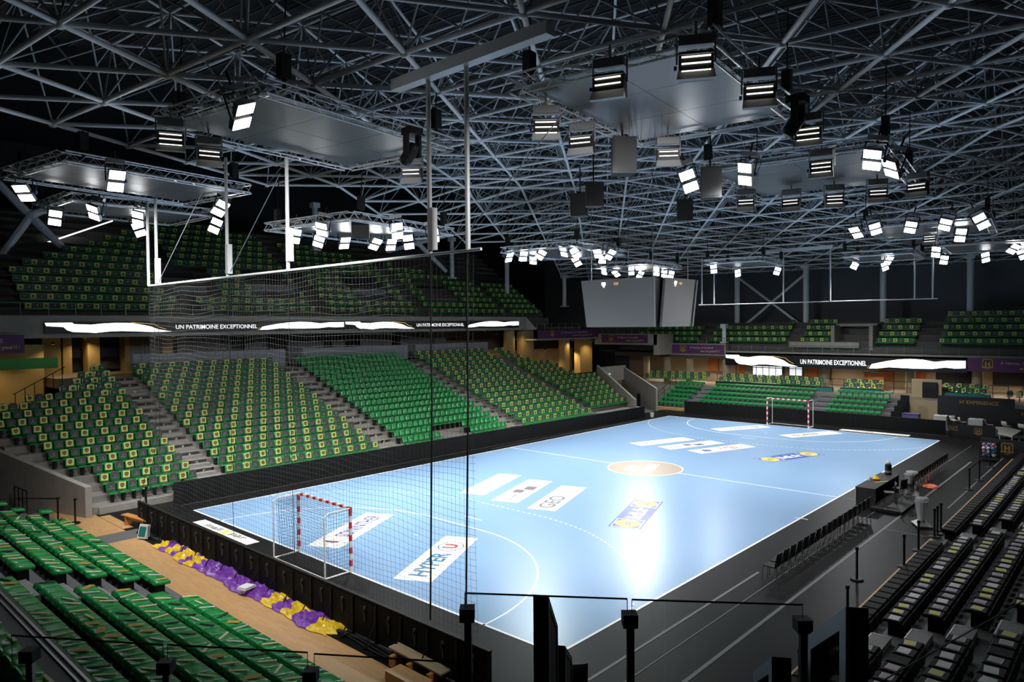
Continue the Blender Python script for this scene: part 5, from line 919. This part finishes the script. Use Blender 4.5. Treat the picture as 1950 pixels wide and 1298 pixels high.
hbanner('tall black banner wall with gold lettering under the teal seats', (25.6, -8.7, .3), -PI/2, 4.6, 2.15, 'x'); hbanner('black banner with gold lettering at the right edge, below the stools', (24.6, -12.7, .2), -PI/2, 4.0, 1.7, 'x'); hbanner('black banner end with cut gold lettering beside the far hoarding', (22.9, -9.9, 0), -PI/2, .8, .8, 'e'); hbanner('black banner with gold crest right of the far hoarding', (22.8, -10.7, 0), -PI/2, 1.9, .8, 'h'); hbanner('black banner with gold crest behind the ball cage', (15.6, -12.9, 0), -PI/2-.1, 2.6, 1.05, 'h')
t = thing('ball_cage', 'black wire ball cage at the far end of the right walkway', 'cage', (14.1, -13.55, 0))
for q in ((-.4, -.4), (.4, -.4), (.4, .4), (-.4, .4)): ob('post', MB().tube((q[0], q[1], 0), (q[0], q[1], 1.1), .025, 6), 'black_frame', t)
for z in (.25, 1.05): ob('frame', MB().path([(-.4, -.4, z), (.4, -.4, z), (.4, .4, z), (-.4, .4, z), (-.4, -.4, z)], .02, 5), 'black_frame', t)
mb = MB()
for k in range(9):
    u = -.4+.1*k
    for a in (-.4, .4): mb.tube((u, a, .25), (u, a, 1.05), .004, 3); mb.tube((a, u, .25), (a, u, 1.05), .004, 3)
ob('wire_mesh', mb, 'black_frame', t); ob('floor_panel', MB().b(-.4, .4, -.4, .4, .22, .25), 'black_frame', t)
bl = {c: MB().lathe([(.01, -.095), (.055, -.078), (.085, -.045), (.095, 0), (.085, .045), (.055, .078), (.01, .095)], 10).mesh('handball', 'ball_'+c, True) for c in ('blue', 'white', 'pink')}
rb = random.Random(4); kk = 0
for lay in range(4):
    for ax in range(4):
        for ay in range(3):
            if lay == 3 and rb.random() < .5: continue
            c = rb.choice(['blue', 'white', 'blue', 'white', 'pink']); kk += 1
            tag(inst('handball', bl[c], None, (14.1-.3+.2*ax, -13.55-.25+.22*ay+.02*lay, .35+.18*lay)), {'blue': 'blue handball in the ball cage', 'white': 'white handball in the ball cage', 'pink': 'pink handball in the ball cage'}[c], 'ball', 'handballs in the cage')
# ================================================================== camera platform: glass guard rail and row-end panels
def glass_panel(label, a, b_, h, r=.006, em='black_frame'):
    a, b_ = Vector(a), Vector(b_); d = b_-a; t = thing('glass_panel', label, 'glass panel', a); n = Vector((d.y, -d.x, 0)).normalized()*.006
    ob('pane', MB().hexa([-n+Vector((0, 0, -h)), d-n+Vector((0, 0, -h)), d+n+Vector((0, 0, -h)), n+Vector((0, 0, -h)), -n, d-n, d+n, n]), 'rail_glass', t); ob('edge_strip', MB().tube((0, 0, 0), tuple(d), r, 5), em, t)
    for p in (Vector((0, 0, 0)), d): ob('side_edge', MB().tube(p, p+Vector((0, 0, -h)), .0025, 4), 'seat_teal', t)
def rail_post(label, p, zt, zb, rz):
    t = thing('rail_post', label, 'post', p, rz); ob('clamp', MB().b(-.045, .045, -.045, .045, zt-.04, zt+.04), 'black_frame', t); ob('post', MB().b(-.018, .018, -.018, .018, zb, zt-.03), 'rail_grey' if rz > 9 else 'black_frame', t); ob('strip', MB().b(.018, .026, -.018, .018, zb, zt-.04), 'edge_alu', t)
G0, G1, G2, G3 = (-29.95, -17.30, 6.20), (-29.28, -18.03, 6.155), (-29.26, -18.05, 6.15), (-28.56, -18.82, 6.11)
glass_panel('glass guard panel with dark top edge, centre of the foreground', G0, G1, .9); glass_panel('glass guard panel with dark top edge, right of centre foreground', G2, G3, .9)
for lab, p, z in (('black rail post with square clamp before the court corner', (-29.94, -17.31), 6.075), ('black rail post with square clamp between the two glass panels', (-29.27, -18.04), 6.03), ('rail post with square clamp and pale strip beside the teal panel', (-28.56, -18.82), 5.99)): rail_post(lab, (*p, 0), z, 4.6, -.83)
glass_panel('low glass guard panel at the lower left edge', (-31.72, -14.78, 5.79), (-31.04, -15.53, 5.72), .8); glass_panel('low glass guard panel before the green folded seats', (-31.02, -15.55, 5.72), (-30.39, -16.24, 5.66), .8); glass_panel('low glass guard panel before the plank stack', (-30.36, -16.27, 5.65), (-29.67, -17.03, 5.58), .8)
for lab, p, z in (('low rail post at the lower left edge', (-31.64, -14.87), 5.66), ('low rail post with clamp before the green folded seats', (-31.03, -15.55), 5.58), ('low rail post with clamp at the wooden floor edge', (-30.38, -16.26), 5.51)): rail_post(lab, (*p, 0), z, 4.2, -.83)

glass_panel('glass guard panel with pale blue edge at the right corner of the foreground', (-30.72, -19.84, 6.82), (-30.13, -20.16, 7.0), .5, .0022, 'rail_grey')
guard('black hand rail at the dark ramp foot, far left', (-25.0, 16.3, -.03), (-24.9, 14.8, -.03), 1.0, 3, 'black_frame', 'black_frame')
guard('short black hand rail before the ramp wall at far left', (-26.6, 15.2, -.03), (-25.6, 16.6, -.03), 1.1, 2, 'black_frame', 'black_frame')
def end_panel(label, P, L, drop, th, side, face_m):
    """Row-end panel: thin near edge, long face receding along the aisle; side=+1 shows its face to the right of the aisle direction."""
    a = math.radians(31); t = thing('end_panel', label, 'panel', P, a)      # local +x runs down the aisle
    s = side; H = 1.6
    def slab(y0, y1, x0, x1, z00, z10, zb): return MB().hexa([(x0, y0, zb), (x1, y0, zb), (x1, y1, zb), (x0, y1, zb), (x0, y0, z00), (x1, y0, z10), (x1, y1, z10), (x0, y1, z00)])
    zt = lambda x: -drop*x/L
    y0, y1 = (0, th) if s > 0 else (-th, 0)
    if face_m == 'panel_edge': ob('core', slab(y0, y1, 0, L, 0, -drop, -H), 'panel_edge', t)
    else:
        ob('near_post', slab(y0, y1, 0, .085, 0, zt(.085), -H), 'panel_edge', t); ob('far_post', slab(y0, y1, L-.05, L, zt(L-.05), -drop, -H), 'panel_edge', t)
        ob('top_bar', MB().hexa([(.085, y0, zt(.085)-.068), (L-.05, y0, zt(L-.05)-.068), (L-.05, y1, zt(L-.05)-.068), (.085, y1, zt(.085)-.068), (.085, y0, zt(.085)), (L-.05, y0, zt(L-.05)), (L-.05, y1, zt(L-.05)), (.085, y1, zt(.085))]), 'panel_edge', t)
    f0, f1 = (-.012, 0) if s > 0 else (0, .012); fr = MB(); w = .085
    fr.hexa([(0, f0, zt(0)-.068), (L, f0, zt(L)-.068), (L, f1, zt(L)-.068), (0, f1, zt(0)-.068), (0, f0, zt(0)), (L, f0, zt(L)), (L, f1, zt(L)), (0, f1, zt(0))])
    fr.merge(slab(f0, f1, 0, w, zt(0)-.068, zt(w)-.068, -H)); fr.merge(slab(f0, f1, L-w*.6, L, zt(L-w)-.068, zt(L)-.068, -H)); ob('rim', fr, face_m, t)
    ob('inset', slab(f0*.2, f1*.2+.001, w, L-w*.6, zt(w)-.068, zt(L-w)-.068, -H), 'panel_inset' if face_m == 'panel_edge' else 'tinted_pane', t)
end_panel('tall black row-end panel before the court corner', (-28.083, -16.40, 5.413), .6, .53, .127, 1, 'panel_edge')
end_panel('black row-end panel just below the tall one, second down the aisle', (-27.292, -15.961, 4.551), .6, .4, .11, 1, 'panel_edge')
end_panel('teal framed row-end panel at the lower right, larger of two', (-30.365, -19.635, 6.863), .6, .36, .06, -1, 'panel_teal')
end_panel('teal framed row-end panel at the bottom edge, smaller of two', (-29.856, -19.171, 6.364), .6, .36, .07, -1, 'panel_teal')
chair('single black chair on the dark floor below the foreground glass', -21.3, -11.5, -.75)
